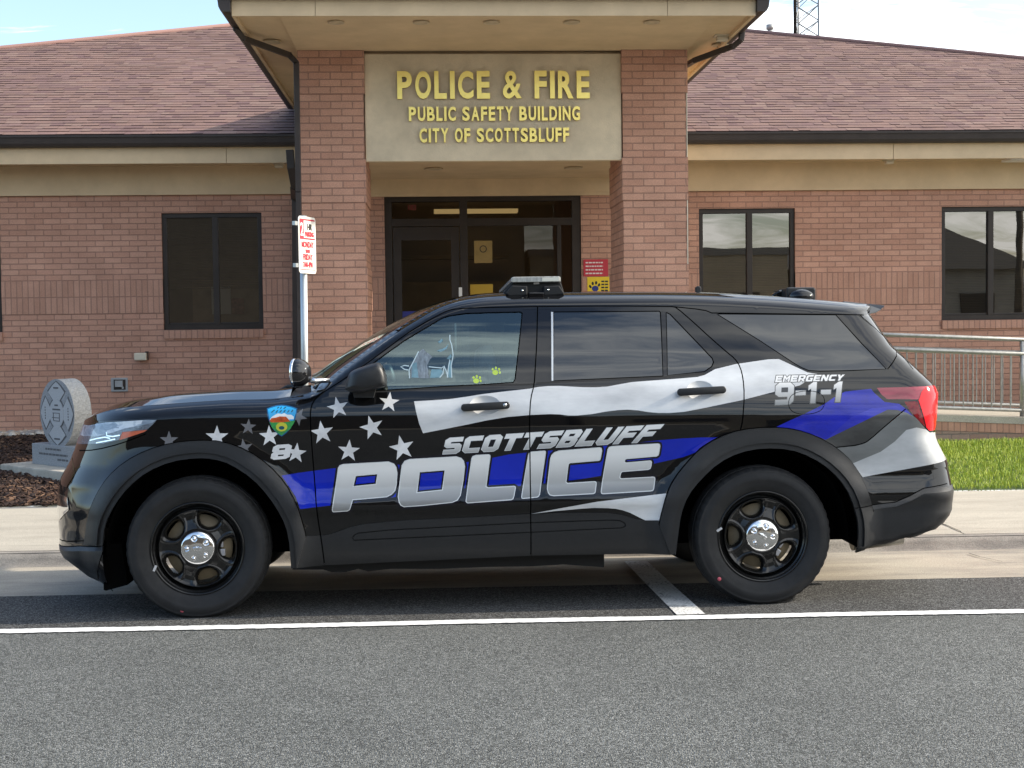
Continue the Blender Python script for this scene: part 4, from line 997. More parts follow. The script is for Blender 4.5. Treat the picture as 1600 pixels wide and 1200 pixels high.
M_bluer = vary(mat('mid blue vinyl', (.016, .024, .40), .09), 3.5, .4, stretch=(1, 1, 2.2)); M_greyv = vary(mat('grey vinyl', (.085, .085, .082), .10), 2.4, .45, stretch=(1, 1, 2.5)); M_silver = vary(mat('silver vinyl', (.50, .51, .51), .12), 1.4, .35, stretch=(1, 1, 2.6), dark=(.33, .335, .335)); M_greyq = vary(mat('quarter grey vinyl', (.17, .175, .17), .12), 1.6, .35, stretch=(1, 1, 2.6))
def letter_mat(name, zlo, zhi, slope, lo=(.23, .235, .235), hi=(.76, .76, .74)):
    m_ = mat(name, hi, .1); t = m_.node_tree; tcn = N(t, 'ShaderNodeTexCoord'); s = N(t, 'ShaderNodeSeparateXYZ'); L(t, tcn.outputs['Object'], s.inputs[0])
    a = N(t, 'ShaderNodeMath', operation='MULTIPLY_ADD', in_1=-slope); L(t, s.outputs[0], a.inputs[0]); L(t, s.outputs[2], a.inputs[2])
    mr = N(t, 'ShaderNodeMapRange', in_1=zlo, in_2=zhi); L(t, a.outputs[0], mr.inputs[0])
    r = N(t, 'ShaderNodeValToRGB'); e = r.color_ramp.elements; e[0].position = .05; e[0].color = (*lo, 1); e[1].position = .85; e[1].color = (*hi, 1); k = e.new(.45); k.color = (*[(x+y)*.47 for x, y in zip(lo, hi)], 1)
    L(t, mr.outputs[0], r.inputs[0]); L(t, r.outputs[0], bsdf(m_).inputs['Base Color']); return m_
M_edge = mat('letter border', (.66, .68, .68), .12)
M_shadow = mat('letter shadow', (.006, .006, .012), .1)
M_plast = vary(mat('grey plastic', (.0145, .0152, .0165), .42, spec=.45), 40, .18, bump=.0004, bscale=600)
M_rub = mat('black rubber', (.008, .008, .008), .7); M_seam = mat('panel seam', (.002, .002, .002), .9, spec=.05)
M_dkglass = mat('tinted glass', (.0055, .0085, .0115), .012, spec=1.0); peel(M_dkglass, .0008, 4.)
M_carglass = glass_mat('side glass', .13, (.80, 1, 1), (.55, .72, .76), .01)
M_gloss = mat('gloss black trim', (.004, .004, .005), .03, spec=.55)
M_chrome = mat('chrome', (.80, .80, .80), .07, 1.0); M_steelb = mat('black steel', (.006, .006, .006), .16)
M_alu = mat('bright strip', (.55, .56, .56), .25, .9)
M_red_l = mat('tail lamp red', (.75, .010, .018), .08); M_red_d = vary(mat('tail lamp dark red', (.20, .008, .012), .08), 60, .5); M_red_p = vary(mat('tail lamp smoke red', (.32, .060, .085), .08), 5, .4, stretch=(1, 1, 6))
M_lens = mat('head lamp lens', (.3, .35, .4), .05)
t = M_lens.node_tree; tcn = N(t, 'ShaderNodeTexCoord'); vv = N(t, 'ShaderNodeTexVoronoi', in_Scale=12.); mpn = N(t, 'ShaderNodeMapping'); mpn.inputs['Scale'].default_value = (1, .3, 1.7); L(t, tcn.outputs['Object'], mpn.inputs[0]); L(t, mpn.outputs[0], vv.inputs['Vector'])
n_ = N(t, 'ShaderNodeTexNoise', in_Scale=16., in_Detail=4., in_Distortion=1.2); L(t, mpn.outputs[0], n_.inputs['Vector']); sp = N(t, 'ShaderNodeSeparateColor'); L(t, vv.outputs['Color'], sp.inputs[0])
mm = N(t, 'ShaderNodeMath', operation='MULTIPLY_ADD', in_1=.5); L(t, sp.outputs[0], mm.inputs[0]); L(t, n_.outputs['Fac'], mm.inputs[2])
r = N(t, 'ShaderNodeValToRGB'); e = r.color_ramp.elements; e[0].position = .30; e[0].color = (.12, .16, .22, 1); e[1].position = .95; e[1].color = (.62, .68, .74, 1); k = e.new(.65); k.color = (.30, .37, .45, 1); L(t, mm.outputs[0], r.inputs[0]); L(t, r.outputs[0], bsdf(M_lens).inputs['Base Color'])
M_lensd = vary(mat('lamp housing', (.15, .18, .22), .06, spec=.9), 60, .6, stretch=(1, 1, 1.5)); M_amber = vary(mat('amber reflector', (.62, .15, .08), .12), 30, .2)
M_tyre = vary(mat('tyre rubber', (.0165, .0165, .017), .66, spec=.35), 14, .35, bump=.0008, bscale=160)

def strokes_(*lines, wd=.006): return [ribbon(Q(*l), wd) for l in lines]
# --- outlines on the flank
ARF_O = [(131, 851), (137, 807), (149, 775), (168, 745), (195, 721), (229, 703), (267, 692), (307, 687.5), (347, 689), (387, 703), (421, 727), (445, 753), (464, 788), (477, 831), (478, 838)]
ARF_I = [(160, 853), (163, 820), (179, 788), (200, 761), (229, 737), (267, 721), (307, 715.5), (333, 717), (360, 725), (395, 748), (421, 777), (440, 807), (451, 836), (455, 888)]
ARR_O = [(1029, 820), (1031, 812), (1041, 771), (1053, 747), (1072, 723), (1093, 701), (1120, 684), (1155, 671.5), (1201, 667), (1241, 670), (1276, 681.5), (1307, 699), (1333, 723), (1350.5, 755), (1362, 789), (1364, 800)]
ARR_I = [(1056, 866), (1060, 832), (1064, 804), (1074.5, 775), (1095, 749), (1123, 723), (1155, 707), (1192, 700), (1235.5, 702), (1270, 715), (1299, 735), (1322, 761), (1336, 794), (1342, 821), (1341, 853)]
QFO, QFI, QRO, QRI = (smooth_open(Q(*p), 1) for p in (ARF_O, ARF_I, ARR_O, ARR_I))
def inner_line(p, xc, d): return [(xc+(x-xc)*(1+d/max(.2, math.hypot(x-xc, z-ZW))), ZW+(z-ZW)*(1+d/max(.2, math.hypot(x-xc, z-ZW)))) for x, z in p]
LFM, LRM = inner_line(QFI, XFW, .030), inner_line(QRI, XRW, .030)
V_f = [(QFI[0][0], -.1)]+QFI+[(QFI[-1][0]+.02, -.1)]; V_f[1:1] = [(QFI[0][0], .1)]
V_r = [(QRI[0][0]-.01, -.1)]+QRI+[(QRI[-1][0], -.1)]
BG = [(840, 479), (839.5, 500), (838.5, 540), (836, 580), (834.7, 601), (829, 623), (827.5, 650), (827.5, 673), (828.5, 740), (829, 803), (829.5, 867)]
DF = [(499, 617), (489, 628), (485, 641), (485, 660), (488, 707), (493, 773), (497, 813), (503, 848), (507, 880)]
DT = [(499, 617), (540, 591), (591, 555), (633, 523), (660, 506), (687, 491.5), (697, 486.5), (710, 482.5), (760, 480.5), (840, 479)]
RT = [(840, 479), (960, 478), (1050, 479)]
RG = [(1050, 479), (1057, 480.5), (1083, 503), (1109, 527), (1133, 548), (1149, 561), (1157, 574), (1161, 591), (1163, 617), (1160, 660), (1157, 672)]
sBG, sDF, sDT, sRG, sRT = (smooth_open(Q(*p), 1) for p in (BG, DF, DT, RG, RT))
FDOOR = sDT + sBG[1:] + Q((507, 880)) + sDF[::-1][1:-1]
QRO_left = [p for p in QRO if p[0] < sRG[-1][0]]
RDOOR = sRT + sRG[1:] + QRO_left[::-1] + Q((1029, 869), (829.5, 870)) + sBG[::-1][:-1]
HLAMP = Q((135, 661), (160, 656.5), (229, 652.5), (249, 653), (250.5, 656), (243, 664), (229, 676.5), (197, 688), (160, 696.5), (123, 703.5), (119, 702, 'L'), (133, 662, 'L'))
HLENS = Q((139, 665), (165, 660), (229, 656), (245, 656), (240, 662), (227, 674), (195, 685.5), (162, 693), (128, 700, 'L'), (137, 668, 'L'))
HL_TOP = Q((140, 664.5), (165, 660), (229, 656.2), (244, 656.2), (238, 661), (212, 666), (196, 669), (175, 676), (150, 682), (136, 684, 'L'), (137, 668, 'L'))
HL_EL = strokes_(((140, 688), (152, 685), (164, 683), (172, 685)), ((166, 675), (167, 681), (176, 682), (187, 680)), ((150, 692), (166, 689), (180, 686)))
AMB = Q((191, 675), (230, 671.5), (226, 674.5), (212, 679.5), (186, 688), (188, 682))
TLAMP = Q((1361, 604), (1400, 601.8), (1455, 599.5), (1460, 600, 'R'), (1457, 678, 'R'), (1453, 676), (1447, 671), (1415, 636.5), (1405, 630), (1382, 627.5), (1365, 613))
TL_P = Q((1370, 606), (1448, 603.5), (1440, 612), (1436, 624), (1386, 623.5), (1377, 616))
TL_R = Q((1448, 603.5), (1460, 601, 'R'), (1459, 625, 'R'), (1456, 672, 'R'), (1452, 673), (1447.5, 668), (1435, 625.5), (1440, 612))
TL_D = Q((1413, 627.5), (1434, 627), (1446, 667), (1434, 656), (1419, 638))
FWIN = smooth_closed(Q((604, 552), (633, 531.5), (673, 507.5), (690, 497.5), (700, 493.5), (727, 489.8), (770, 488.3), (811, 487.5), (816, 488), (815.5, 495), (812, 530), (805, 594), (803, 597), (799, 598), (760, 600.5), (690, 604), (623, 608.5), (566, 611), (560, 610), (558, 606), (562, 589), (580, 570)), 1)
FWIN = Q((559, 612), (557, 592), (580, 570), (604, 552), (633, 531.5), (673, 507.5), (690, 497.5), (700, 493.8), (727, 489.8), (770, 488.3), (813, 487.5), (816, 489), (812, 530), (805, 592), (802, 597.5), (760, 600.5), (690, 604), (623, 608.5))
RWIN = Q((865, 487.5), (1030, 486.3), (1032, 488), (1036, 587.5), (865, 595))
RVENT = Q((1041, 488), (1047, 491), (1113, 560), (1115, 566), (1112, 573), (1101, 580.5), (1043, 586.5))
QWIN = Q((1120, 490.5), (1306, 492), (1345, 535), (1385, 576.5), (1330, 579), (1282, 580), (1264, 579), (1252, 574), (1240, 567), (1187, 532))
DPIL = Q((1309, 492), (1341, 492), (1398, 543), (1424, 574), (1388, 576.5), (1348, 535))
RGL = Q((1344, 491), (1371, 487.5, 'R'), (1387, 517, 'R'), (1402, 541, 'R'), (1399, 543), (1370, 517))
BGR = Q((1401, 546), (1405, 543, 'R'), (1440, 577, 'R'), (1428, 574))
CHR = Q((861, 487.5), (864.2, 487.4), (864.6, 594.8), (861.8, 595))
MULL = Q((1032.5, 487), (1040, 487.5), (1042.5, 587), (1037, 587.5))
BPIL = Q((818, 483.5), (838, 483), (834.5, 601), (806, 602.5), (813, 530))
BPIL2 = Q((842, 483), (860.5, 483), (861.5, 598), (837, 600.5))
RFRAME = Q((843, 481), (1052, 481.5), (1058, 485), (1110, 532), (1147, 563), (1152, 569), (1117, 577), (1101, 586), (1067, 589.5), (865, 598.5), (837, 600))
TRIMF = Q((92, 851), (125, 853.5), (158, 853.5), (163, 853), (163, 930), (80, 915, 'L'), (85, 850, 'L'))
SILL = Q((448, 839.5), (478, 838), (507, 836.5), (517, 834.5), (527, 831), (548, 823.5), (569, 819), (633, 813), (740, 808), (829, 803), (880, 801), (949, 801), (973, 805), (992, 811), (1008, 813.2), (1029, 813), (1062, 812), (1062, 880), (448, 900))
GROOVE = Q((551, 840), (553, 836.5), (559, 833), (607, 828), (829, 816.5), (949, 812.5), (968, 813), (976, 817.5), (977, 821.5), (971, 824.5), (829, 831.5), (553, 844))
TRIMR = Q((1330, 795), (1362, 789.5), (1399, 785), (1422, 775), (1442.5, 763.5), (1484, 755, 'R'), (1484, 860, 'RD'), (1330, 870, 'D'))
TRIMR2 = Q((1330, 801), (1364, 796), (1401, 791), (1424, 782), (1445, 771), (1484, 763, 'R'), (1484, 860, 'RD'), (1330, 870, 'D'))
TRIMF_E = Q((92, 851), (125, 853.5), (158, 853.5), (162, 853), (162, 860), (125, 860.5), (92, 857.5), (80, 856, 'L'), (80, 850, 'L'))
FOG = Q((92, 758), (106, 759), (113, 775), (113, 800), (107, 807), (92, 815), (80, 815, 'L'), (80, 758, 'L'))
FOGL = Q((92, 772), (105, 777), (107, 797), (93, 812), (80, 812, 'L'), (80, 772, 'L'))
FUEL = smooth_closed(Q((1232, 612), (1288, 610), (1288, 646), (1232, 648)), 3)
gaps = [ribbon(p, .0065) for p in (sBG, sDF, sRG)] + [ribbon(p, .005) for p in (QFO, QRO, Q((92, 850.5), (125, 853), (162, 853)), Q((1336, 794.5), (1362, 789), (1399, 784.5), (1422, 774.5), (1442.5, 763), (1480, 755.5)))] + [ribbon(p, .0055) for p in (QWIN+QWIN[:1], RWIN+RWIN[:1], RVENT+RVENT[:1], FWIN+FWIN[:1])] + [ribbon(p, .006) for p in (sDT, sRT, smooth_open(Q((1415, 639), (1385, 664), (1358, 688), (1350, 692.5), (1337, 696), (1307, 699)), 1), Q((1112, 489), (1350, 492.3)), smooth_open(Q((1050, 479), (1100, 484), (1113, 489.5)), 1), Q((1342, 491), (1400, 545), (1427, 577)), Q((92, 842), (131, 845)), Q((1400, 546), (1387, 577)), Q((113, 715), (118, 740), (104, 762)), smooth_open(Q((124, 704), (150, 703), (190, 693), (228, 678)), 1))]
gaps += [ribbon(FUEL+FUEL[:1], .0035)]
belt = ribbon(Q((559, 613.5), (623, 610), (760, 602), (834, 600.5)), .010); belt2 = ribbon(Q((838, 599), (865, 597.3), (1043, 589), (1101, 583.5)), .010)

# --- livery
WHITE = smooth_closed([], 0) if False else Q((647, 627), (675, 625.5), (703, 623.5), (728, 620), (753, 616), (790, 611.5), (828, 607.3), (840, 604.8), (856, 603.3), (875, 603), (895, 604.2), (912, 605), (931, 605.2), (949, 604), (968, 600.5), (987, 597), (1027, 594), (1067, 591), (1090, 589), (1101, 586), (1117, 577), (1149, 569), (1200, 561.5), (1217, 561), (1247, 575), (1262, 582), (1277, 584.5), (1262, 594), (1250, 602), (1230, 607), (1210, 612), (1160, 625), (1100, 637.5), (1068, 643.5), (1045, 645.3), (1028, 645.2), (1013, 643.8), (997, 641.2), (981, 640), (965, 640.8), (947, 643), (925, 647), (901, 649.3), (888, 649.2), (875, 647.5), (860, 647), (828, 648.5), (793, 651.5), (760, 657), (727, 664), (661, 677), (655, 662), (650, 643))
FOLD1 = Q((905, 605), (949, 604), (1050, 640), (1013, 643.8), (960, 622)); FOLD2 = Q((862, 635), (905, 622), (960, 622), (1000, 634), (981, 640), (930, 634), (885, 644))
WHITE2 = Q((829, 803), (880, 793.5), (933, 784), (987, 777.5), (1041, 771), (1031, 813), (1008, 813), (997, 807.5), (985, 801.5), (973, 797.3), (962, 795), (949, 794), (928, 793.6), (907, 795), (868, 798.5))
BLUE = Q((440, 743), (465, 739), (491, 735.5), (527, 731), (600, 727), (690, 724), (727, 722.5), (769, 715.5), (796, 710), (830, 706.5), (867, 703.5), (930, 698), (987, 692.5), (1035, 687.5), (1067, 685), (1095, 683.6), (1120, 683.5), (1105, 692), (1093, 700), (1088, 706.5), (1067, 714.5), (1024, 724), (980, 733), (939, 743.5), (915, 747.5), (888, 751), (845, 756), (800, 760.5), (762, 761), (725, 763), (690, 766), (620, 776), (570, 783), (519, 789.5), (469, 795.5), (462, 776))
BLUE_L = Q((1080, 704), (1100, 690), (1122, 682.5), (1110, 689), (1093, 700), (1088, 706.5))
BLUEL2 = Q((930, 699), (1000, 692), (1060, 700), (1030, 720), (990, 706))
RBLUE = Q((1213, 667), (1232, 658), (1250, 650), (1287, 632), (1303, 621), (1320, 612), (1361, 607.5), (1365, 613), (1382, 628), (1405, 631), (1417, 640), (1426, 650), (1417, 645), (1402, 640.5), (1387, 640), (1362, 652), (1325, 670), (1290, 687), (1276, 681.5), (1241, 670))
RBLUEL = Q((1292, 686), (1330, 652), (1362, 638), (1400, 634), (1420, 645), (1402, 640.5), (1387, 640), (1362, 652), (1325, 670))
RGREY = Q((1286, 686), (1325, 670), (1362, 652), (1387, 640), (1402, 640.5), (1414, 641), (1385, 664), (1358, 688), (1337, 697), (1307, 699.5))
RSILV = Q((1307, 699.5), (1337, 697), (1358, 688), (1385, 664), (1414, 641), (1430, 652), (1456, 678, 'R'), (1478, 718, 'R'), (1476, 719.5), (1348, 745.5), (1338, 730))
SILV2 = Q((1333, 724), (1348, 745.5), (1476, 719.5), (1479, 718, 'R'), (1458, 692, 'R'), (1432, 668), (1416, 672), (1398, 690), (1376, 706))
SHADE_ = Q((1310, 701), (1360, 692), (1395, 676), (1425, 663), (1430, 680), (1395, 706), (1362, 716), (1340, 728))
POL = {
 'P': [Q((518.5, 797), (519.5, 799.5), (521, 800.5), (543, 799), (546.5, 797), (548.5, 792), (551.5, 781.5), (604, 777), (612, 773), (617.5, 767), (620, 757), (621, 739), (619.5, 730), (616, 724.5), (607, 721), (536, 725), (530.5, 727), (528, 731)), Q((556, 744), (589.5, 741), (587, 756), (552.5, 759.5))],
 'O': [Q((621.5, 776), (623, 785), (626, 790), (631, 792.5), (660, 790.5), (707, 785.5), (715, 782), (720, 774), (724, 752), (726.8, 729), (725, 720), (721, 715.5), (713, 713), (640, 717.2), (632, 720), (627.5, 727)), Q((656, 738), (694.7, 735), (690.7, 765), (652, 769))],
 'L': [Q((727.5, 783), (728.5, 785.5), (731, 786.5), (799, 781.5), (802, 780), (803.5, 776), (806, 763), (806, 760.5), (803.5, 759), (763, 761.5), (760, 760), (766.5, 714), (766.3, 711), (763.5, 709.7), (744, 710.8), (738.5, 712.5), (736.5, 716))],
 'I': [Q((814.5, 776), (815, 778.7), (817, 779.5), (839, 777.5), (842, 776), (843.8, 772.5), (853, 708), (852.8, 705), (850.5, 704), (830, 705.7), (826.5, 707.5), (825, 711))],
 'C': [Q((854.5, 764), (856, 770), (859, 774), (865, 775.3), (927, 772), (930, 770.5), (931, 767.5), (932.3, 755), (931.5, 752.5), (929, 751.8), (887, 754.5), (885, 753), (888.5, 726), (890.5, 723.8), (936, 720), (938, 718.5), (939, 715), (941, 704), (940, 700), (937, 698.8), (873, 704), (866, 706.5), (861.5, 711), (859.5, 717))],
 'E': [Q((938.6, 768), (939.5, 771.3), (942, 772.2), (1017, 767.8), (1020.5, 766.7), (1022, 764), (1024, 748.5), (1023.3, 745.5), (1021, 744.7), (971, 747.5), (969, 746), (970.5, 739.5), (972.5, 737.5), (1013, 734.2), (1016.5, 732.5), (1018, 728), (1018.8, 722), (1017.5, 719.7), (1015, 719.4), (978, 722.7), (976.3, 721), (977, 718.5), (979, 717.3), (1026, 713.3), (1029, 711.5), (1030, 708), (1031.8, 697), (1031, 693.7), (1028, 692.7), (956, 697), (951.5, 698.5), (949.3, 702))],
}
SCO = word('SCOTTSBLUFF', (692, 709.5), (1012.5, 690.5), (697.5, 684.8), (1037.5, 663), .17)
EME = word('EMERGENCY', (1211, 597.3), (1316, 594.5), (1213, 586.8), (1320, 585.2), .14)
NOO = word('9-1-1', (1211, 633), (1317, 628), (1212, 598), (1321, 596), .10, {'-': .55, '1': .62})
EIG = word('8', (422, 719), (452, 716.5), (427.5, 695.5), (457, 693.5))
STARS = [star(528, 637, 17.5, -12, 1.), star(608, 628.5, 16.5, 6), star(503, 676, 19, -8), star(581, 668, 19.5, -16), star(545, 704.5, 18, 4), star(628, 700, 20.5, -12), star(339, 683, 18.5, 0), star(421, 681.5, 17, -3), star(463, 708, 16.5, 6)]
STARS_D = [star(264, 688, 15, 0), star(388, 667, 13, 4), star(381, 700, 15, -8), star(466, 651, 14.5, 30)]
SHIELD = Q((417, 638), (421, 636.5), (427, 634.5), (433, 633), (440, 632.4), (447, 633), (454, 634.5), (460, 636.3), (464.5, 638), (464, 645), (462, 653), (458.5, 662), (453.5, 670), (447, 677), (440, 682), (433, 677.5), (427, 671), (422, 663), (418.8, 653), (417.3, 645))
SH_IN = grow(SHIELD, -.006)
SH_CL = Q((424, 652), (429, 648.5), (434, 646), (440, 647), (444, 645.5), (449, 648), (455, 648), (459, 651), (459, 655), (421, 656.5))
SH_RD = Q((421, 658), (424, 653.5), (431, 652.5), (437, 650.5), (447, 651), (451, 655.5), (454, 658.5), (440, 660), (424, 660))
SH_GR = Q((421, 659.5), (440, 659.5), (461, 657), (458.5, 662), (453.5, 670), (440, 680.5), (433, 676), (425, 668))
SH_SUN = [(np.mean([onside(440, 667)[0]])+.030*math.cos(a), onside(440, 667)[1]+.024*math.sin(a)) for a in (2*math.pi*k/16 for k in range(16))]
SH_SUN2 = [(onside(440, 668)[0]+.015*math.cos(a), onside(440, 668)[1]+.010*math.sin(a)-.002) for a in (2*math.pi*k/12 for k in range(12))]
def strokes(*lines, wd=.007): return [ribbon(Q(*l), wd) for l in lines]
SH_TX = strokes(((433, 638), (436, 636)), ((438, 639), (440, 635.5)), ((443, 638.5), (447, 636)), ((424, 644.5), (429, 640.5)), ((431, 645), (434, 641)), ((437, 644.5), (440, 641)), ((443, 644.5), (446, 640.5)), ((449, 644.5), (452, 641)), ((455, 644), (458, 640.5)), wd=.006)
# the two dogs and paw prints stuck on the front window
DOG_P = [Q((642, 590), (641, 577), (645, 567), (651, 556), (655, 549.5), (661, 545), (665, 549), (666, 560), (668, 574), (671, 590.5), (663, 591)), Q((663, 549), (669, 552), (676, 558), (672, 561), (668, 570), (665, 560))]
DOG_L = strokes(((640, 591), (639, 578), (646, 565), (654, 549)), ((639, 572), (632, 571), (626, 573), (632, 577), (638, 578)), ((670, 573), (690, 575), (694, 572), (697, 579), (700, 590)), ((694, 573), (692, 584), (687, 590)), ((703, 523), (703, 531), (706, 540), (708, 555), (705, 572), (706, 590)), ((699, 590), (701, 572), (703, 562)), wd=.0055)
DOG_B = [Q((674, 577), (690, 577), (692, 581), (687, 590), (672, 590.5)), Q((700, 571), (705, 562), (705, 590), (701, 590)), Q((644, 568), (651, 566), (654, 590), (643, 590)), Q((684, 534), (691, 529), (692, 533), (687, 537)), Q((682, 548), (696, 543), (701, 537), (698, 545), (689, 550)), Q((698, 560), (705, 553), (706, 558), (702, 562))]
def paw(cx, cy): 
    o = [[(onside(cx, cy)[0]+.016*math.cos(a), onside(cx, cy)[1]+.014*math.sin(a)) for a in (2*math.pi*k/10 for k in range(10))]]
    for dx_, dy_ in ((-4, -5), (1, -7), (6, -5), (7, 0)): 
        c_ = onside(cx+dx_, cy+dy_); o.append([(c_[0]+.006*math.cos(a), c_[1]+.008*math.sin(a)) for a in (2*math.pi*k/8 for k in range(8))])
    return o
PAWS = [paw(744, 595), paw(774, 582)]
M_dogp = vary(mat('dog decal grey', (.14, .18, .22), .15), 24, .6, stretch=(3, 1, 1)); M_dogl = mat('dog decal outline', (.34, .45, .50), .15); M_dogb = vary(mat('dog decal blue', (.10, .21, .27), .15), 20, .4); M_paw = mat('paw decal', (.36, .50, .06), .2)
SH_M = [mat('shield rim', (.01, .10, .24), .15), mat('shield sky', (.03, .37, .72), .15), mat('shield cloud', (.78, .80, .80), .15), vary(mat('shield bluff', (.60, .10, .025), .15), 40, .5), vary(mat('shield field', (.05, .30, .08), .15), 40, .4), mat('shield sun', (.55, .55, .06), .15), mat('shield ink', (.02, .09, .13), .15)]

def ell(cx, cy, a, b): return Q(*[(cx+a*math.cos(t)*(1 if abs(math.cos(t)) < .7 else .97), cy+b*math.sin(t)) for t in (2*math.pi*k/28 for k in range(28))])
def zrel(px, py): return onside(px, py)
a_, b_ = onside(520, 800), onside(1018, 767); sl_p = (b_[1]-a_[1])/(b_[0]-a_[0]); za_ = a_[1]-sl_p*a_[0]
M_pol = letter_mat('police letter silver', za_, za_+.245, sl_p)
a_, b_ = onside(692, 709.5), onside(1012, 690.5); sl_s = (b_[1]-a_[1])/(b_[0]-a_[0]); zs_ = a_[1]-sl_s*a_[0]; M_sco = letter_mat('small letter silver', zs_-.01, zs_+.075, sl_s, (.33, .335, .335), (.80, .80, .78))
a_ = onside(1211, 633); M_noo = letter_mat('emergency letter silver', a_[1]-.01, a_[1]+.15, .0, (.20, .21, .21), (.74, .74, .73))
# --- priority list: (part name, outlines, even-odd?, material, inset, skirt)
def build_classes(livery):
    c = []
    add = lambda name, polys, m_, dy=0., sk=False, par=None: c.append((name, polys, m_, dy, sk, par))
    add(None, [V_f], None); add(None, [V_r], None)
    for g_ in gaps: add('panel_seam', [g_], M_seam, .006)
    add('wheel_arch_lip', [LFM+QFI[::-1]], M_plast, -.001, True); add('wheel_arch_lip', [LRM+QRI[::-1]], M_plast, -.001, True)
    add('wheel_arch_trim', [QFO+LFM[::-1]], M_plast, -.016, True); add('wheel_arch_trim', [QRO+LRM[::-1]], M_plast, -.016, True)
    if livery:
        for i, d in enumerate(DOG_L): add('dog_decal', [d], M_dogl, .0075, False, 'front_window')
        for d in DOG_B: add('dog_decal', [d], M_dogb, .0075, False, 'front_window')
        for d in DOG_P: add('dog_decal', [d], M_dogp, .0075, False, 'front_window')
        for p in PAWS:
            for q in p: add('paw_decal', [q], M_paw, .0075, False, 'front_window')
    add('front_window', [FWIN], M_carglass, .008); add('rear_window', [RWIN], M_dkglass, .006); add('vent_window', [RVENT], M_dkglass, .006)
    add('quarter_window', [QWIN], M_dkglass, .004); add('rear_glass', [RGL], M_dkglass, .004); add('rear_pillar_trim', [DPIL], M_gloss, .002); add('rear_glass', [BGR], M_dkglass, .002)
    add('window_strip', [CHR], M_alu, -.002); add('window_divider', [MULL], M_gloss, .001)
    add('belt_strip', [belt], M_rub, .0); add('belt_strip', [belt2], M_rub, .0)
    add('pillar_trim', [BPIL], M_gloss, .001); add('pillar_trim', [BPIL2], M_gloss, .001)
    add('turn_reflector', [AMB], M_amber, .002, False, 'headlight'); [add('lamp_element', [e_], M_chrome, .0, False, 'headlight') for e_ in HL_EL]; add('headlight_lens', [HL_TOP], M_lens, .0, False, 'headlight'); add('headlight_lens', [HLENS], M_lensd, .0, False, 'headlight'); add('headlight', [HLAMP], M_gloss, .003, True)
    add('tail_lens', [TL_P], M_red_p, .0, False, 'taillight'); add('tail_lens', [TL_R], M_red_l, -.002, False, 'taillight'); add('tail_lens', [TL_D], M_red_d, .0, False, 'taillight'); add('taillight', [TLAMP], M_gloss, .0, True)
    add('fog_lamp', [FOGL], M_chrome, .0); add('fog_lamp_bezel', [FOG], M_gloss, .008, True)
    add('bumper_trim_edge', [TRIMF_E], M_plast, -.004, True); add('bumper_trim', [TRIMF], M_plast, -.006, True); add('bumper_trim_edge', [(TRIMR+TRIMR2[::-1])] if False else [TRIMR, TRIMR2], M_plast, -.004, True); add('rear_bumper_trim', [TRIMR2], M_plast, -.012, True)
    add('bumper_trim_edge', [TRIMF_E], M_plast, -.004, True)
    add('sill_groove', [ribbon(GROOVE+GROOVE[:1], .006)], M_rub, .004); add('sill_trim', [SILL], M_plast, -.006, True)
    if livery:
        add('shield_emblem', SH_TX, SH_M[6]); add('shield_emblem', [SH_SUN2], SH_M[6]); add('shield_emblem', [SH_SUN], SH_M[5]); add('shield_emblem', [SH_RD], SH_M[3]); add('shield_emblem', [SH_CL], SH_M[2]); add('shield_emblem', [SH_GR], SH_M[4]); add('shield_emblem', [SH_IN], SH_M[1]); add('shield_emblem', [SHIELD], SH_M[0])
        for k in 'POLICE':
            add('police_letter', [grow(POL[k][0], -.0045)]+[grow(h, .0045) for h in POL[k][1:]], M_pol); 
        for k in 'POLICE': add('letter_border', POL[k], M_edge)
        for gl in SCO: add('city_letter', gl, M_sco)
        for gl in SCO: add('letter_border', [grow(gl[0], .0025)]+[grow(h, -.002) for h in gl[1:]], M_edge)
        for gl in SCO: add('letter_shadow', [grow(gl[0], .006)], M_shadow)
        for k in 'POLICE': add('letter_shadow', [grow(POL[k][0], .011)]+[grow(h, -.008) for h in POL[k][1:]], M_shadow)
        for gl in EIG: add('unit_number', gl, M_star)
        for gl in EME+NOO: add('emergency_letter', gl, M_noo)
        for gl in EME+NOO: add('letter_shadow', [grow(gl[0], .004)], M_greyv)
        for s in STARS: add('star_decal', [s], M_star)
        for s in STARS_D: add('star_decal', [s], M_stard)
        for p, m_ in ((FOLD1, M_silver), (FOLD2, M_silver)): pass
        add('handle_cup', [ell(758, 633, 25, 15)], M_whitev); add('handle_cup', [ell(1094, 610, 22, 15)], M_whitev)
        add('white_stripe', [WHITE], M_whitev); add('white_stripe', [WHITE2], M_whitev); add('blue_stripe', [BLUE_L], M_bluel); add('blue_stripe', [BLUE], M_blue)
        add('blue_stripe', [RBLUEL], M_bluel); add('blue_stripe', [RBLUE], M_bluer); add('grey_stripe', [RGREY], M_greyv); add('silver_stripe', [SILV2], M_silver); add('grey_stripe', [RSILV], M_greyq)
    add('front_door', [FDOOR], M_blackp, 0., True); add('rear_door', [RDOOR], M_blackp, 0., True)
    GRI = [(float(xf(z))-.2, z) for z in np.linspace(.50, .90, 9)]+[(float(xf(z))+.022, z) for z in np.linspace(.90, .50, 9)]
    add('grille', [GRI], M_plast, .01)
    return c
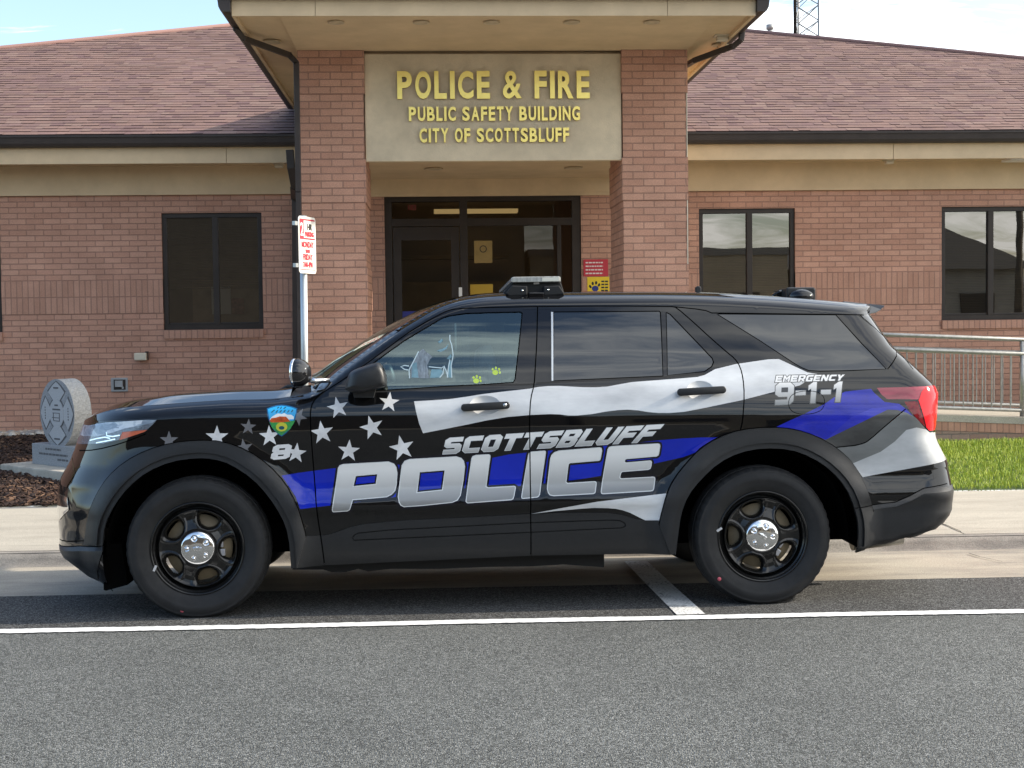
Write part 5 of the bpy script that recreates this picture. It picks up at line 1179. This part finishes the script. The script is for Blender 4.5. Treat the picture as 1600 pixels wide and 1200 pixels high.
# --- domain of the flank
zf_ = np.concatenate([np.linspace(float(FZ[0]), float(TZ[0]), 34)])
front = [(float(xf(z)), float(z)) for z in zf_]
xt = np.unique(np.concatenate([np.linspace(TX[0], TX[0]+.25, 14), np.linspace(TX[0]+.25, TX[-1], 130)])); top = [(float(x), float(ztop(x))) for x in xt][1:-1]
zr_ = np.linspace(float(TZ[-1]), float(RZ[0]), 60); rear = [(float(xr(z)), float(z)) for z in zr_]
bot = Q((1339, 853, ''), (1056, 866.5), (829, 868), (508, 883), (455, 888)); bot = [(p[0], p[1]) for p in bot]+[(bot[-1][0], .12), (QFI[0][0], .12)]
DOM = front + top + rear + bot[1:]
def pip(poly, P):
    a = np.array(poly); b = np.roll(a, -1, 0); x, y = P[:, 0], P[:, 1]; ins = np.zeros(len(P), bool)
    lo, hi = a.min(0), a.max(0); m_ = (x >= lo[0]) & (x <= hi[0]) & (y >= lo[1]) & (y <= hi[1]); xs, ys = x[m_], y[m_]; r_ = np.zeros(len(xs), bool)
    for (x0, y0), (x1, y1) in zip(a, b):
        c = ((y0 > ys) != (y1 > ys)); 
        if c.any(): r_ ^= c & (xs < (x1-x0)*(ys-y0)/((y1-y0) or 1e-12)+x0)
    ins[m_] = r_; return ins
def dens(poly, st):
    out = []
    for a, b in zip(poly, poly[1:]+poly[:1]):
        n_ = max(1, int(math.hypot(b[0]-a[0], b[1]-a[1])/st))
        out += [(a[0]+(b[0]-a[0])*i/n_, a[1]+(b[1]-a[1])*i/n_) for i in range(n_)]
    return out
def partition(classes, step):
    V, Ed = [], []
    def addp(poly, st):
        d = dens(poly, st); i = len(V); V.extend(d); Ed.extend([(i+k, i+(k+1) % len(d)) for k in range(len(d))])
    addp(DOM, .05)
    for c in classes:
        for p in c[1]: addp(p, .05)
    g_ = []
    for z in np.arange(.14, 1.80, step):
        for x in np.arange(TX[0], RX.max(), step): g_.append((x+rnd.uniform(-.002, .002), z+rnd.uniform(-.002, .002)))
        for d in (.003, .007, .012, .02, .03, .043, .06, .08, .105, .135, .17): g_.append((float(xf(z))+d, z)); g_.append((float(xr(z))-d, z))
    g_ = [p for p in g_ if float(ztop(p[0]))-p[1] > .088]
    for x in xt[1:-1]:
        for d in (.0025, .006, .0105, .016, .0225, .030, .039, .050, .064, .080): g_.append((x, float(ztop(x))-d))
    g_ = np.array(g_); g_ = g_[pip(DOM, g_)]; V.extend([tuple(p) for p in g_])
    r_ = delaunay_2d_cdt([Vector(p) for p in V], Ed, [], 0, 1e-5)
    P = np.array([(v.x, v.y) for v in r_[0]]); T = np.array([t for t in r_[2]])
    cen = P[T].mean(1); lab = np.full(len(T), -2); ins = pip(DOM, cen); lab[ins] = -1
    for i, c in enumerate(classes):
        free = lab == -1
        if not free.any(): break
        idx = np.where(free)[0]; e = np.zeros(len(idx), bool)
        if c[0] in ('shield_emblem',) or len(c[1]) > 4:
            for p in c[1]: e |= pip(p, cen[idx])
        else:
            for p in c[1]: e ^= pip(p, cen[idx])
        lab[idx[e]] = i if c[0] else -2
    return P, T, lab
def nrm(P):
    h = .004; x, z = P[:, 0], P[:, 1]
    gx = (W(x+h, z)-W(x-h, z))/(2*h); gz = (W(x, z+h)-W(x, z-h))/(2*h); gx = np.clip(gx, -14, 14); gz = np.clip(gz, -6, 6)
    n_ = np.stack([-gx, -np.ones_like(gx), -gz], 1); return n_/np.linalg.norm(n_, axis=1)[:, None]
def part_mesh(name, P, T, m_, dy, skirt, side, parent):
    u, inv = np.unique(T, return_inverse=True); F_ = inv.reshape(-1, 3); p = P[u]; y = -(W(p[:, 0], p[:, 1]) - dy); n_ = nrm(p)
    v = np.stack([p[:, 0], y, p[:, 1]], 1)
    if name == 'bumper_trim_edge': n_ = n_+np.array([0, 0, .75]); n_ /= np.linalg.norm(n_, axis=1)[:, None]     # the bevelled upper edge
    if name == 'handle_cup':                                      # pressed-in cup behind the handle
        c0 = p.mean(0); n_ = n_-np.stack([(p[:, 0]-c0[0])*7, np.zeros(len(p)), (p[:, 1]-c0[1])*12], 1)*1.0; n_ /= np.linalg.norm(n_, axis=1)[:, None]
    # consistent winding: outward (towards -y)
    A = v[F_]; fn = np.cross(A[:, 1]-A[:, 0], A[:, 2]-A[:, 0])[:, 1]; F_[fn > 0] = F_[fn > 0][:, ::-1]
    verts, norms, faces = v.tolist(), n_.tolist(), F_.tolist()
    if skirt:
        ed = {}
        for f in faces:
            for a, b in zip(f, f[1:]+f[:1]): ed[(a, b)] = 1
        for (a, b) in list(ed):
            if (b, a) in ed: continue
            va, vb = verts[a], verts[b]
            if all(abs(q[2]-float(ztop(q[0]))) < .004 or q[0]-float(xf(q[2])) < .05 or float(xr(q[2]))-q[0] < .05 for q in (va, vb)): continue
            d = np.array(vb)-np.array(va); nn_ = np.cross(d, (0, -1, 0)); l = np.linalg.norm(nn_); 
            if l < 1e-9: continue
            nn_ = (nn_/l).tolist(); k = len(verts); t_ = .025
            verts += [va, vb, [vb[0], vb[1]+t_, vb[2]], [va[0], va[1]+t_, va[2]]]; norms += [nn_]*4; faces.append([k+1, k, k+3, k+2])
    verts = np.array(verts); norms = np.array(norms)
    if side > 0: verts[:, 1] *= -1; norms[:, 1] *= -1; faces = [f[::-1] for f in faces]
    me = bpy.data.meshes.new(name); me.from_pydata(verts.tolist(), [], faces); me.materials.append(m_)
    me.polygons.foreach_set('use_smooth', [True]*len(faces))
    me.normals_split_custom_set_from_vertices([tuple(q) for q in norms])
    return new_obj(name, me, parent)
MERGE = {'panel_seam', 'letter_shadow', 'dog_decal', 'shield_emblem', 'paw_decal'}
for side in (-1, 1):
    cl = build_classes(side < 0); P, T, lab = partition(cl, .034 if side < 0 else .05)
    made = {}
    jobs = [(-1, 'body', M_blackp, 0., True, None)] + [(i, c[0], c[2], c[3], c[4], c[5]) for i, c in enumerate(cl) if c[0]]
    order = sorted(jobs, key=lambda j: j[5] is not None)
    done = set()
    for i, name, m_, dy, sk, par in order:
        if i in done: continue
        ids = [i]
        if name in ('panel_seam', 'letter_shadow'): ids = [j[0] for j in jobs if j[1] == name and j[2] is m_]
        done.update(ids)
        sel = np.isin(lab, ids)
        if not sel.any(): continue
        o = part_mesh(name, P, T[sel], m_, dy, sk, side, made.get(par, car)); made.setdefault(name, o)
    # what belongs to the doors hangs on the doors
    for nm, dn in (('front_window', 'front_door'), ('rear_window', 'rear_door'), ('vent_window', 'rear_door'), ('window_strip', 'rear_door'), ('window_divider', 'rear_door')):
        if nm in made and dn in made and nm != 'front_window': made[nm].parent = made[dn]
    if side < 0: near = made
# --- top skin: hood, windscreen, roof
def cap(name, x0, x1, mats_fn, crown, mats_, n_u=26, step=.03, ex=2.2):
    xs = np.unique(np.concatenate([np.arange(x0, x1, step), [x1], x0+np.array([.006, .014, .024])])) if x0 < TX[0]+.01 else np.append(np.arange(x0, x1-step*.4, step), x1)
    xs = np.unique(np.concatenate([[x0, x1], xt[(xt > x0) & (xt < x1)]]))
    us = np.sin(np.linspace(-1, 1, n_u+1)*math.pi/2); verts, faces, mi = [], [], []
    for x in xs:
        z = float(ztop(x)); wb = float(W(x, z)); h = .01; dz = (float(ztop(x+h))-float(ztop(x-h)))/(2*h); nn_ = np.array([-dz, 1])/math.hypot(dz, 1)
        cr = crown(x) if callable(crown) else crown
        for u in us:
            k = cr*(1-abs(u)**ex) if ex != 9 else cr*(lambda s: s if s < .8 else 1-.5*(1.2-s)**2/.4 if s < 1.2 else 1.-(s-1.2)*.035)((1-abs(u))/.25); verts.append((x+nn_[0]*k, u*wb, z+nn_[1]*k))
    m_ = len(us)
    for i in range(len(xs)-1):
        for j in range(m_-1):
            faces.append((i*m_+j, (i+1)*m_+j, (i+1)*m_+j+1, i*m_+j+1)); mi.append(mats_fn((xs[i]+xs[i+1])/2, (us[j]+us[j+1])/2))
    me = bpy.data.meshes.new(name); me.from_pydata(verts, [], faces)
    for q in mats_: me.materials.append(q)
    me.polygons.foreach_set('material_index', mi); me.polygons.foreach_set('use_smooth', [True]*len(faces))
    bm = bmesh.new(); bm.from_mesh(me); bmesh.ops.remove_doubles(bm, verts=bm.verts, dist=1e-4); bmesh.ops.recalc_face_normals(bm, faces=bm.faces)
    if sum(f.normal.z for f in bm.faces) < 0: bmesh.ops.reverse_faces(bm, faces=bm.faces)
    bm.to_mesh(me); bm.free()
    return new_obj(name, me, car)
xh, xw0, xw1, xro = float(TX[8]), float(TX[9])-.01, float(TX[15]), float(TX[25])
cap('hood', float(TX[0])+.002, xh, lambda x, u: 0, lambda x: .047*min(1, max(0, (x-TX[0])/.6))**.6, [M_blackp], ex=9, n_u=44)
cap('cowl', xh, xw0, lambda x, u: 0, lambda x: .047-.08*(x-xh)/(xw0-xh), [M_rub])
cap('windscreen', xw0, xw1, lambda x, u: 1 if abs(u) > .90 else 0, lambda x: .10*math.sin(math.pi*min(1, .22+.78*(1-(x-xw0)/(xw1-xw0))))**.8 if False else .075*(1-(x-xw0)/(xw1-xw0))+.03, [M_carglass, M_blackp])
cap('roof', xw1, xro, lambda x, u: 0, .03, [M_blackp]); cap('spoiler', xro, float(TX[-1])-.004, lambda x, u: 0, lambda x: .03*(1-(x-xro)/.35), [M_blackp])
def lp(px, py, y): return at_y(px, py, y)
# wiper at the foot of the windscreen
mb = MB(); a, b = lp(437, 611, -.35), lp(470, 603, -.62); mb.tube([a, lp(450, 604, -.45), b], .012, 6); mb.build('wiper', M_rub, car)
# --- wells, floor, cabin
for xc in (XFW, XRW):
    for s in (-1, 1):
        mb = MB(); n = 40
        for k in range(n):
            a0, a1 = R(-4+188*k/n), R(-4+188*(k+1)/n); r_ = .485
            mb.face([(xc+r_*math.cos(a0), s*.90, ZW+r_*math.sin(a0)), (xc+r_*math.cos(a1), s*.90, ZW+r_*math.sin(a1)), (xc+r_*math.cos(a1), s*.48, ZW+r_*math.sin(a1)), (xc+r_*math.cos(a0), s*.48, ZW+r_*math.sin(a0))], 0, True)
        mb.face([(xc+.485*math.cos(R(-4+188*k/n)), s*.48, ZW+.485*math.sin(R(-4+188*k/n))) for k in range(n+1)])
        mb.build('wheel_well', M_seam, car, recalc=False)
mb = MB(); poly = [lp(*q, -.72) for q in ((455, 872), (944, 866), (944, 886.5), (880, 882), (831, 885), (760, 886), (687, 889), (610, 889), (575, 893), (560, 889), (540, 894), (518, 894), (505, 890), (457, 890))]
mb.prism([(p.x, p.z) for p in poly], -.72, .72); mb.build('underbody', M_rub, car)
mb = MB(); mb.box(-2.0, 2.45, -.62, .62, .30, .46); mb.box(XFW+.5, XRW-.5, -.88, .88, .30, .36); mb.build('floor_pan', M_seam, car)
mb = MB(); p0, p1 = lp(1330, 846, -.3), lp(1408, 836, -.3); mb.tube([p0, p1], .055, 16); mb.build('muffler', vary(mat('muffler', (.30, .29, .26), .4, .8), 30, .3, stretch=(8, 1, 1)), car)
mb = MB(); poly = [lp(*q, -.84) for q in ((160, 850), (162, 922), (166, 923), (199, 914), (190, 850))]; mb.prism([(p.x, p.z) for p in poly], -.84, -.66); mb.build('mud_flap', M_seam, car)
mb = MB(); mb.box(.30, .34, -.78, .78, .5, 1.60); mb.build('cabin_partition', M_seam, car)
mb = MB(); mb.box(-1.05, .06, -.86, .86, .45, .62); mb.box(-1.0, -.72, -.84, .84, .62, 1.12); mb.build('dashboard', M_rub, car, bevel=.03)
M_seat = mat('seat cloth', (.10, .11, .115), .8)
for s in (-1, 1):
    mb = MB(); mb.prism([(-.38, .62), (-.40, .76), (.0, .74), (.05, 1.22), (.16-.12, 1.34), (.12, 1.30), (.13, .62)], s*.42-.24, s*.42+.24); so_ = mb.build('seat', M_seat, car, bevel=.04)
    mb = MB(); mb.prism([(.01, 1.30), (.02, 1.42), (.08, 1.44), (.11, 1.30)], s*.42-.13, s*.42+.13); mb.build('headrest', M_seat, so_, bevel=.03)
mb = MB(); c_ = Vector((-.60, -.42, 1.10)); ax = Vector((-.85, 0, .5)).normalized(); b1 = Vector((0, 1, 0)); b2 = ax.cross(b1)
mb.tube([c_+(b1*math.cos(a)+b2*math.sin(a))*.185 for a in (2*math.pi*k/28 for k in range(29))], .015, 8, cap=False); mb.tube([c_-b1*.18, c_+b1*.18], .02, 8); mb.build('steering_wheel', M_rub, car)
# --- wheels
def wheel_mesh():
    parts = {}
    prof = [(.236, -.086), (.247, -.100), (.262, -.111), (.285, -.120), (.305, -.1245), (.309, -.1262), (.325, -.1245), (.340, -.1205), (.352, -.1150), (.3545, -.1160), (.360, -.109), (.368, -.099), (.3745, -.085), (.3780, -.066), (.3705, -.063), (.3705, -.056), (.3795, -.053), (.3805, -.024), (.3725, -.021), (.3725, -.014), (.381, -.011), (.381, .011), (.3725, .014), (.3725, .021), (.3805, .024), (.3795, .053), (.3705, .056), (.3705, .063), (.3780, .066), (.3745, .085), (.368, .099), (.34, .1205), (.305, .1245), (.26, .111), (.236, .09)]
    seg = 144; mb = MB()
    def P(k, j):
        r_, h_ = prof[j]; a = 2*math.pi*(k % seg)/seg
        if 10 <= j <= 14 and k % 3 == 0: r_ -= .0032
        if r_ > .3755 and k % 6 == 1: r_ -= .002
        x, z = r_*math.cos(a), r_*math.sin(a)
        if z < -.368: z = -.368-(z+.368)*.02; 
        bulge = .006*max(0, min(1, (-z-.22)/.12)); h2 = h_*(1+bulge/.12)
        return (x, h2, z)
    for j in range(len(prof)-1):
        for k in range(seg): mb.face([P(k, j), P(k+1, j), P(k+1, j+1), P(k, j+1)], 0, not (10 <= j <= 29))
    parts['tyre'] = mb
    # pressed steel wheel: a polar sheet with five openings
    rp = [(.249, -.098), (.246, -.105), (.240, -.105), (.236, -.098), (.233, -.086), (.227, -.083), (.224, -.074), (.219, -.060), (.214, -.048), (.2115, -.046), (.210, -.058), (.2075, -.076), (.2035, -.0785), (.198, -.075), (.190, -.071), (.175, -.068), (.155, -.069), (.135, -.073), (.12, -.078), (.105, -.083), (.093, -.084), (.06, -.084)]
    R_ = np.array([p[0] for p in rp])[::-1]; H_ = np.array([p[1] for p in rp])[::-1]
    rs_ = np.unique(np.concatenate([R_, np.arange(.093, .208, .0028)])); sg = 250; mb = MB()
    def E_(r_, a):
        best = 9
        for q in range(5):
            c = math.pi/2-.35+2*math.pi*q/5; da = (a-c+math.pi) % (2*math.pi)-math.pi; tx = r_*math.sin(da); ty = r_*math.cos(da)-.156
            rr_ = .036*(1-.10*(ty > 0)); e_ = (abs(tx/(.050+.25*ty))**2.3+abs(ty/rr_)**2.3)**(1/2.3); best = min(best, e_)
        return best
    Hh = {}; Eh = {}
    for i, r_ in enumerate(rs_):
        for k in range(sg):
            e_ = E_(r_, 2*math.pi*k/sg) if .10 < r_ < .206 else 9; Eh[i, k] = e_; h_ = float(np.interp(r_, R_, H_))
            if e_ < 1.32: h_ += .024*max(0, (1.32-e_)/.32)**1.6
            elif e_ < 1.75: h_ -= .0045*math.sin(math.pi*(e_-1.32)/.43)
            Hh[i, k] = h_
    for i in range(len(rs_)-1):
        for k in range(sg):
            k1 = (k+1) % sg; 
            if (Eh[i, k]+Eh[i+1, k]+Eh[i, k1]+Eh[i+1, k1])/4 < 1.: continue
            q = []
            for ii, kk in ((i, k), (i, k1), (i+1, k1), (i+1, k)): a = 2*math.pi*kk/sg; q.append((rs_[ii]*math.cos(a), Hh[ii, kk], rs_[ii]*math.sin(a)))
            mb.face(q, 0, True)
    mb.lathe([(.236, -.09), (.222, .0), (.222, .09)], seg=48)
    parts['rim'] = mb
    mb = MB(); mb.lathe([(.0, -.034), (.175, -.034), (.178, -.02), (.0, -.02)], seg=48); parts['brake_disc'] = mb
    mb = MB()      # bright cap with five lug bumps
    rr = np.linspace(0, .0925, 20); sg = 90
    def hc(r_, a):
        h_ = -.092-.012*(1-(r_/.0925)**3)
        if r_ > .086: h_ += .012*((r_-.086)/.0065)**2
        for q in range(5):
            c = math.pi/2-.35+.63+2*math.pi*q/5; d = math.hypot(r_*math.cos(a)-.056*math.cos(c), r_*math.sin(a)-.056*math.sin(c))
            if d < .0155: h_ += .006*math.sin(math.pi*(d/.0155))**2 if d > .009 else 0
            if d < .009: h_ -= .007*(1-(d/.009)**4)
        ex = (r_*math.cos(a)/.022)**2+(r_*math.sin(a)/.009)**2
        if ex < 1: h_ -= .002
        return h_
    for i in range(19):
        for k in range(sg):
            q = []
            for ii, kk in ((i, k), (i, k+1), (i+1, k+1), (i+1, k)): a = 2*math.pi*kk/sg; q.append((rr[ii]*math.cos(a), hc(rr[ii], a), rr[ii]*math.sin(a)))
            mb.face(q[1:] if i == 0 else q, 0, True)
    parts['hub_cap'] = mb
    mb = MB(); mb.box(-.03, .03, -.046, -.03, -.03, .03); parts['caliper'] = mb
    return parts
wp = wheel_mesh(); proto = {}
wr = bpy.data.objects.new('wheel', None); C.objects.link(wr); wr.parent = car
ty_ = wp['tyre'].build('tyre', M_tyre, wr); wp['rim'].build('rim', M_steelb, wr); wp['brake_disc'].build('brake_disc', vary(mat('brake rust', (.16, .125, .075), .6), 9, .3), wr); wp['hub_cap'].build('hub_cap', M_chrome, wr)
M_dot = mat('tyre paint dot', (.55, .10, .13), .6); M_wt = mat('balance weight', (.5, .5, .5), .4)
def dotmesh(r_, a, rad):
    mb = MB(); c = (r_*math.cos(a), -.1262, r_*math.sin(a)); mb.lathe([(rad, 0), (rad, -.001), (0, -.0012)], c, 12); return mb
dotmesh(.332, R(256), .0105).build('paint_dot', M_dot, wr)
mb = MB(); mb.prism([(-.016, -.006), (.016, -.006), (.016, .006), (-.016, .006)], -.110, -.100, T=Matrix.Translation((.243*math.cos(R(204)), 0, .243*math.sin(R(204)))) @ Matrix.Rotation(R(-66), 4, 'Y')); mb.build('balance_weight', M_wt, wr)
mb = MB(); mb.box(.09, .13, -.060, -.034, .0, .05); mb.box(.10, .14, -.066, -.034, -.045, -.01); mb.build('brake_caliper', mat('caliper', (.42, .42, .44), .35, .6), wr, bevel=.004)
mb = MB()      # raised marks on the sidewall
for a0, nlet, r_ in ((R(118), 7, .296), (R(300), 7, .296)):
    for k in range(nlet):
        a = a0-k*.085; T_ = Matrix.Translation((r_*math.cos(a), -.1225, r_*math.sin(a))) @ Matrix.Rotation(-(a-math.pi/2), 4, 'Y')
        mb.prism([(-.009, -.011), (-.004, -.011), (-.004, .011), (-.009, .011)], -.0022, .002, T=T_); mb.prism([(.003, -.011), (.008, -.011), (.008, .011), (.003, .011)], -.0022, .002, T=T_); mb.prism([(-.004, -.003), (.003, -.003), (.003, .003), (-.004, .003)], -.0022, .002, T=T_)
wr.location = (XFW, -.85, ZW)
def copy_tree(o, parent):
    c = o.copy(); C.objects.link(c); c.parent = parent
    for ch in list(o.children): copy_tree(ch, c)
    return c
for x, s, sp in ((XRW, -1, R(34)), (XFW, 1, 1.), (XRW, 1, 2.)):
    k = copy_tree(wr, car); k.location = (x, s*.85, ZW); k.rotation_euler = (0, 0, math.pi if s > 0 else 0)
    for ch in k.children:
        if ch.name.split('.')[0] not in ('tyre',): ch.rotation_euler = (0, sp, 0)
# --- door handles, mirrors, spotlight
def handle(a, b, parent, lock):
    p0, p1 = Vector((*onside(*a), 0)), Vector((*onside(*b), 0)); mb = MB(); n = 14
    ang = math.atan2(p1.y-p0.y, p1.x-p0.x); Lh = (p1-p0).length
    mb.prism(rrect(Lh, .040, .019, 6), -.014, .014, T=None, axis='y')
    yb = -float(W((p0.x+p1.x)/2, (p0.y+p1.y)/2))-.034; T_ = Matrix.Translation(((p0.x+p1.x)/2, yb, (p0.y+p1.y)/2)) @ Matrix.Rotation(-ang, 4, 'Y')
    for i in range(len(mb.v)): mb.v[i] = T_ @ mb.v[i]
    for u in (-.36, .36):
        c_ = Vector(((p0.x+p1.x)/2+u*Lh*math.cos(ang), 0, (p0.y+p1.y)/2+u*Lh*math.sin(ang))); mb.box(c_.x-.02, c_.x+.02, yb+.01, yb+.05, c_.z-.012, c_.z+.012)
    o = mb.build('door_handle', M_plast, parent, bevel=.006)
    for f in o.data.polygons: f.use_smooth = True
    if lock:
        c_ = onside(b[0]-8, b[1]); mb = MB(); mb.lathe([(.010, 0), (.010, -.003), (.0, -.004)], (c_[0], yb-.014, c_[1]), 14); mb.build('lock_cylinder', M_alu, o)
    return o
handle((720, 637), (796, 632.5), near['front_door'], True); handle((1056.5, 613), (1132, 608.5), near['rear_door'], False)
def mirror(s):
    out = [lp(*q, -1.10) for q in ((538, 610), (540, 602), (544, 585), (552, 578), (569, 572), (585, 567), (592, 566), (598, 571), (602, 581), (604.5, 593), (604.5, 604), (596, 606), (580, 609.5), (556, 615))]
    cx_ = sum(p.x for p in out)/len(out); cz_ = sum(p.z for p in out)/len(out); mb = MB(); lay = []
    pts = smooth_closed([(p.x, p.z) for p in out], 2)
    for y, k, ox in ((-1.205, .55, .012), (-1.20, .74, .010), (-1.18, .88, .006), (-1.145, .97, .002), (-1.10, 1.0, 0), (-1.04, .97, .0), (-1.0, .88, .01), (-.985, .6, .01)): lay.append([(cx_+ox+(x-cx_)*k, y, cz_+(z-cz_)*k) for x, z in pts])
    n = len(pts)
    for A_, B_ in zip(lay, lay[1:]):
        for i in range(n): mb.face([A_[i], A_[(i+1) % n], B_[(i+1) % n], B_[i]], 0, True)
    mb.face(lay[0], 0, True); mb.face(lay[-1][::-1], 0, True)
    q0, q1 = lp(548, 612, -.985), lp(590, 612, -.985)
    mb.prism([(q0.x, cz_-.03), (q0.x+.02, q0.z-.03), (q1.x-.02, q1.z-.03), (q1.x, cz_-.03)], -1.06, -.90)
    if s > 0: mb.v = [Vector((v.x, -v.y, v.z)) for v in mb.v]
    o = mb.build('side_mirror', M_plast, car)
    mb = MB(); g_ = [(cx_+.085+.004*0, (-1.17, -1.02)[j], cz_+(-.05, .06)[k]) for j, k in ((0, 0), (1, 0), (1, 1), (0, 1))]
    if s > 0: g_ = [(a, -b, c) for a, b, c in g_]
    mb.face(g_); mb.build('mirror_glass', M_chrome, o)
mirror(-1); mirror(1)
for s in (-1,):
    c_ = lp(466, 582.5, -.90); mb = MB(); Td = Matrix.Rotation(R(-12), 3, 'Z')
    pr_ = [(.0, -.062), (.03, -.06), (.055, -.050), (.068, -.036), (.0755, -.012), (.0755, .004), (.070, .026), (.056, .048), (.034, .063), (.0, .070)]
    mb.lathe(pr_[4:], (0, 0, 0), 32, 0, 'x'); 
    for i in range(len(mb.v)): mb.v[i] = c_ + Td @ mb.v[i]
    sp_ = mb.build('spotlight', mat('spot shell', (.012, .012, .013), .04, spec=.8), car)
    mb = MB(); mb.lathe([(.0755, -.012), (.079, -.016), (.076, -.026), (.070, -.028)], (0, 0, 0), 32, 0, 'x'); mb.lathe([(.070, -.027), (.04, -.034), (0, -.036)], (0, 0, 0), 32, 1, 'x')
    for i in range(len(mb.v)): mb.v[i] = c_ + Td @ mb.v[i]
    mb.build('spotlight_bezel', [M_chrome, M_lens], sp_)
    mb = MB(); mb.tube([c_+Vector((.055, .0, -.035)), lp(493, 595.5, -.90), lp(515, 594, -.88)], .016, 10, r1=.013); mb.tube([lp(498, 596, -.89), lp(492, 606, -.86)], .012, 8); mb.build('spotlight_arm', M_chrome, sp_)
# --- roof equipment
def ybox(name, pts, y0, y1, yref, m_, par=car, bevel=.006):
    pp = [lp(*q, yref) for q in pts]; mb = MB(); mb.prism([(p.x, p.z) for p in pp], y0, y1); return mb.build(name, m_, par, bevel=bevel)
M_lbar = vary(mat('light bar lens', (.42, .42, .39), .15, spec=.6), 22, .35, stretch=(3, 1, 1))
lb = ybox('light_bar', ((799, 443.5), (803, 441), (876, 440.5), (880, 452), (881, 459), (788, 461), (787, 456)), -.60, .60, -.60, M_rub)
ybox('light_bar_lens', ((799, 434), (803, 432.6), (873, 431.5), (876, 433), (876, 440.3), (801, 441), (798, 440)), -.64, .64, -.64, M_lbar, lb, .004)
ybox('light_bar_lens', ((847, 434.2), (874, 433.6), (874, 439), (847, 439.6)), -.6425, -.63, -.64, mat('clear lamp', (.72, .70, .60), .15), lb, .001)
ybox('light_bar_foot', ((790, 458), (800, 446), (824, 447), (824, 461), (796, 462.5)), -.66, -.60, -.66, M_rub, lb); ybox('light_bar_foot', ((850, 447), (874, 446), (882, 458), (880, 460), (850, 462)), -.66, -.60, -.66, M_rub, lb)
ybox('light_bar_strap', ((826, 457), (850, 457), (850, 475), (826, 475)), -.70, -.66, -.68, M_gloss, lb)
for a, b in ((816, 454), (856.5, 453)):
    mb = MB(); c_ = lp(a, b, -.662); mb.lathe([(.006, 0), (.006, -.003), (0, -.005)], tuple(c_), 10); mb.build('bolt', M_alu, lb)
ybox('light_bar_label', ((834, 441.5), (842.5, 441.2), (842.5, 443.6), (834, 444)), -.603, -.600, -.602, M_white, lb, .0)
ybox('roof_antenna', ((1086.5, 470), (1086.5, 449), (1089, 447), (1093, 447.3), (1095, 450), (1095, 470)), -.02, .02, 0., M_plast)
rl_ = ybox('rear_light_unit', ((1231, 449), (1272, 448.6), (1275, 451), (1275, 470), (1229, 470), (1229, 452)), -.10, .22, -.1, M_plast, car, .01)
mb = MB(); c_ = lp(1252, 463, -.12); mb.ellipsoid(c_, .075, .05, .042, 14); mb.build('rear_light_dome', M_gloss, rl_)
ybox('antenna_fin', ((1200, 475), (1206, 459), (1216, 454), (1228, 452.5), (1229, 475)), .02, .08, 0.05, M_blackp, rl_, .01)

mb = MB(); sp_pts = (((1318, 470.5), .50), ((1350, 474), .50), ((1383, 477.3), .53), ((1377, 483.5), .565), ((1369, 488.5), .60), ((1352, 492), .635), ((1340, 491.5), .64), ((1318, 490), .64))
A_, B_ = [], []
for q, yy in sp_pts: p = lp(*q, -yy); A_.append((p.x, -yy, p.z)); B_.append((p.x, yy, p.z))
n = len(A_)
for i in range(n): mb.face([A_[i], A_[(i+1) % n], B_[(i+1) % n], B_[i]])
mb.face(A_); mb.face(B_[::-1]); mb.build('rear_spoiler', M_blackp, car, bevel=.003)
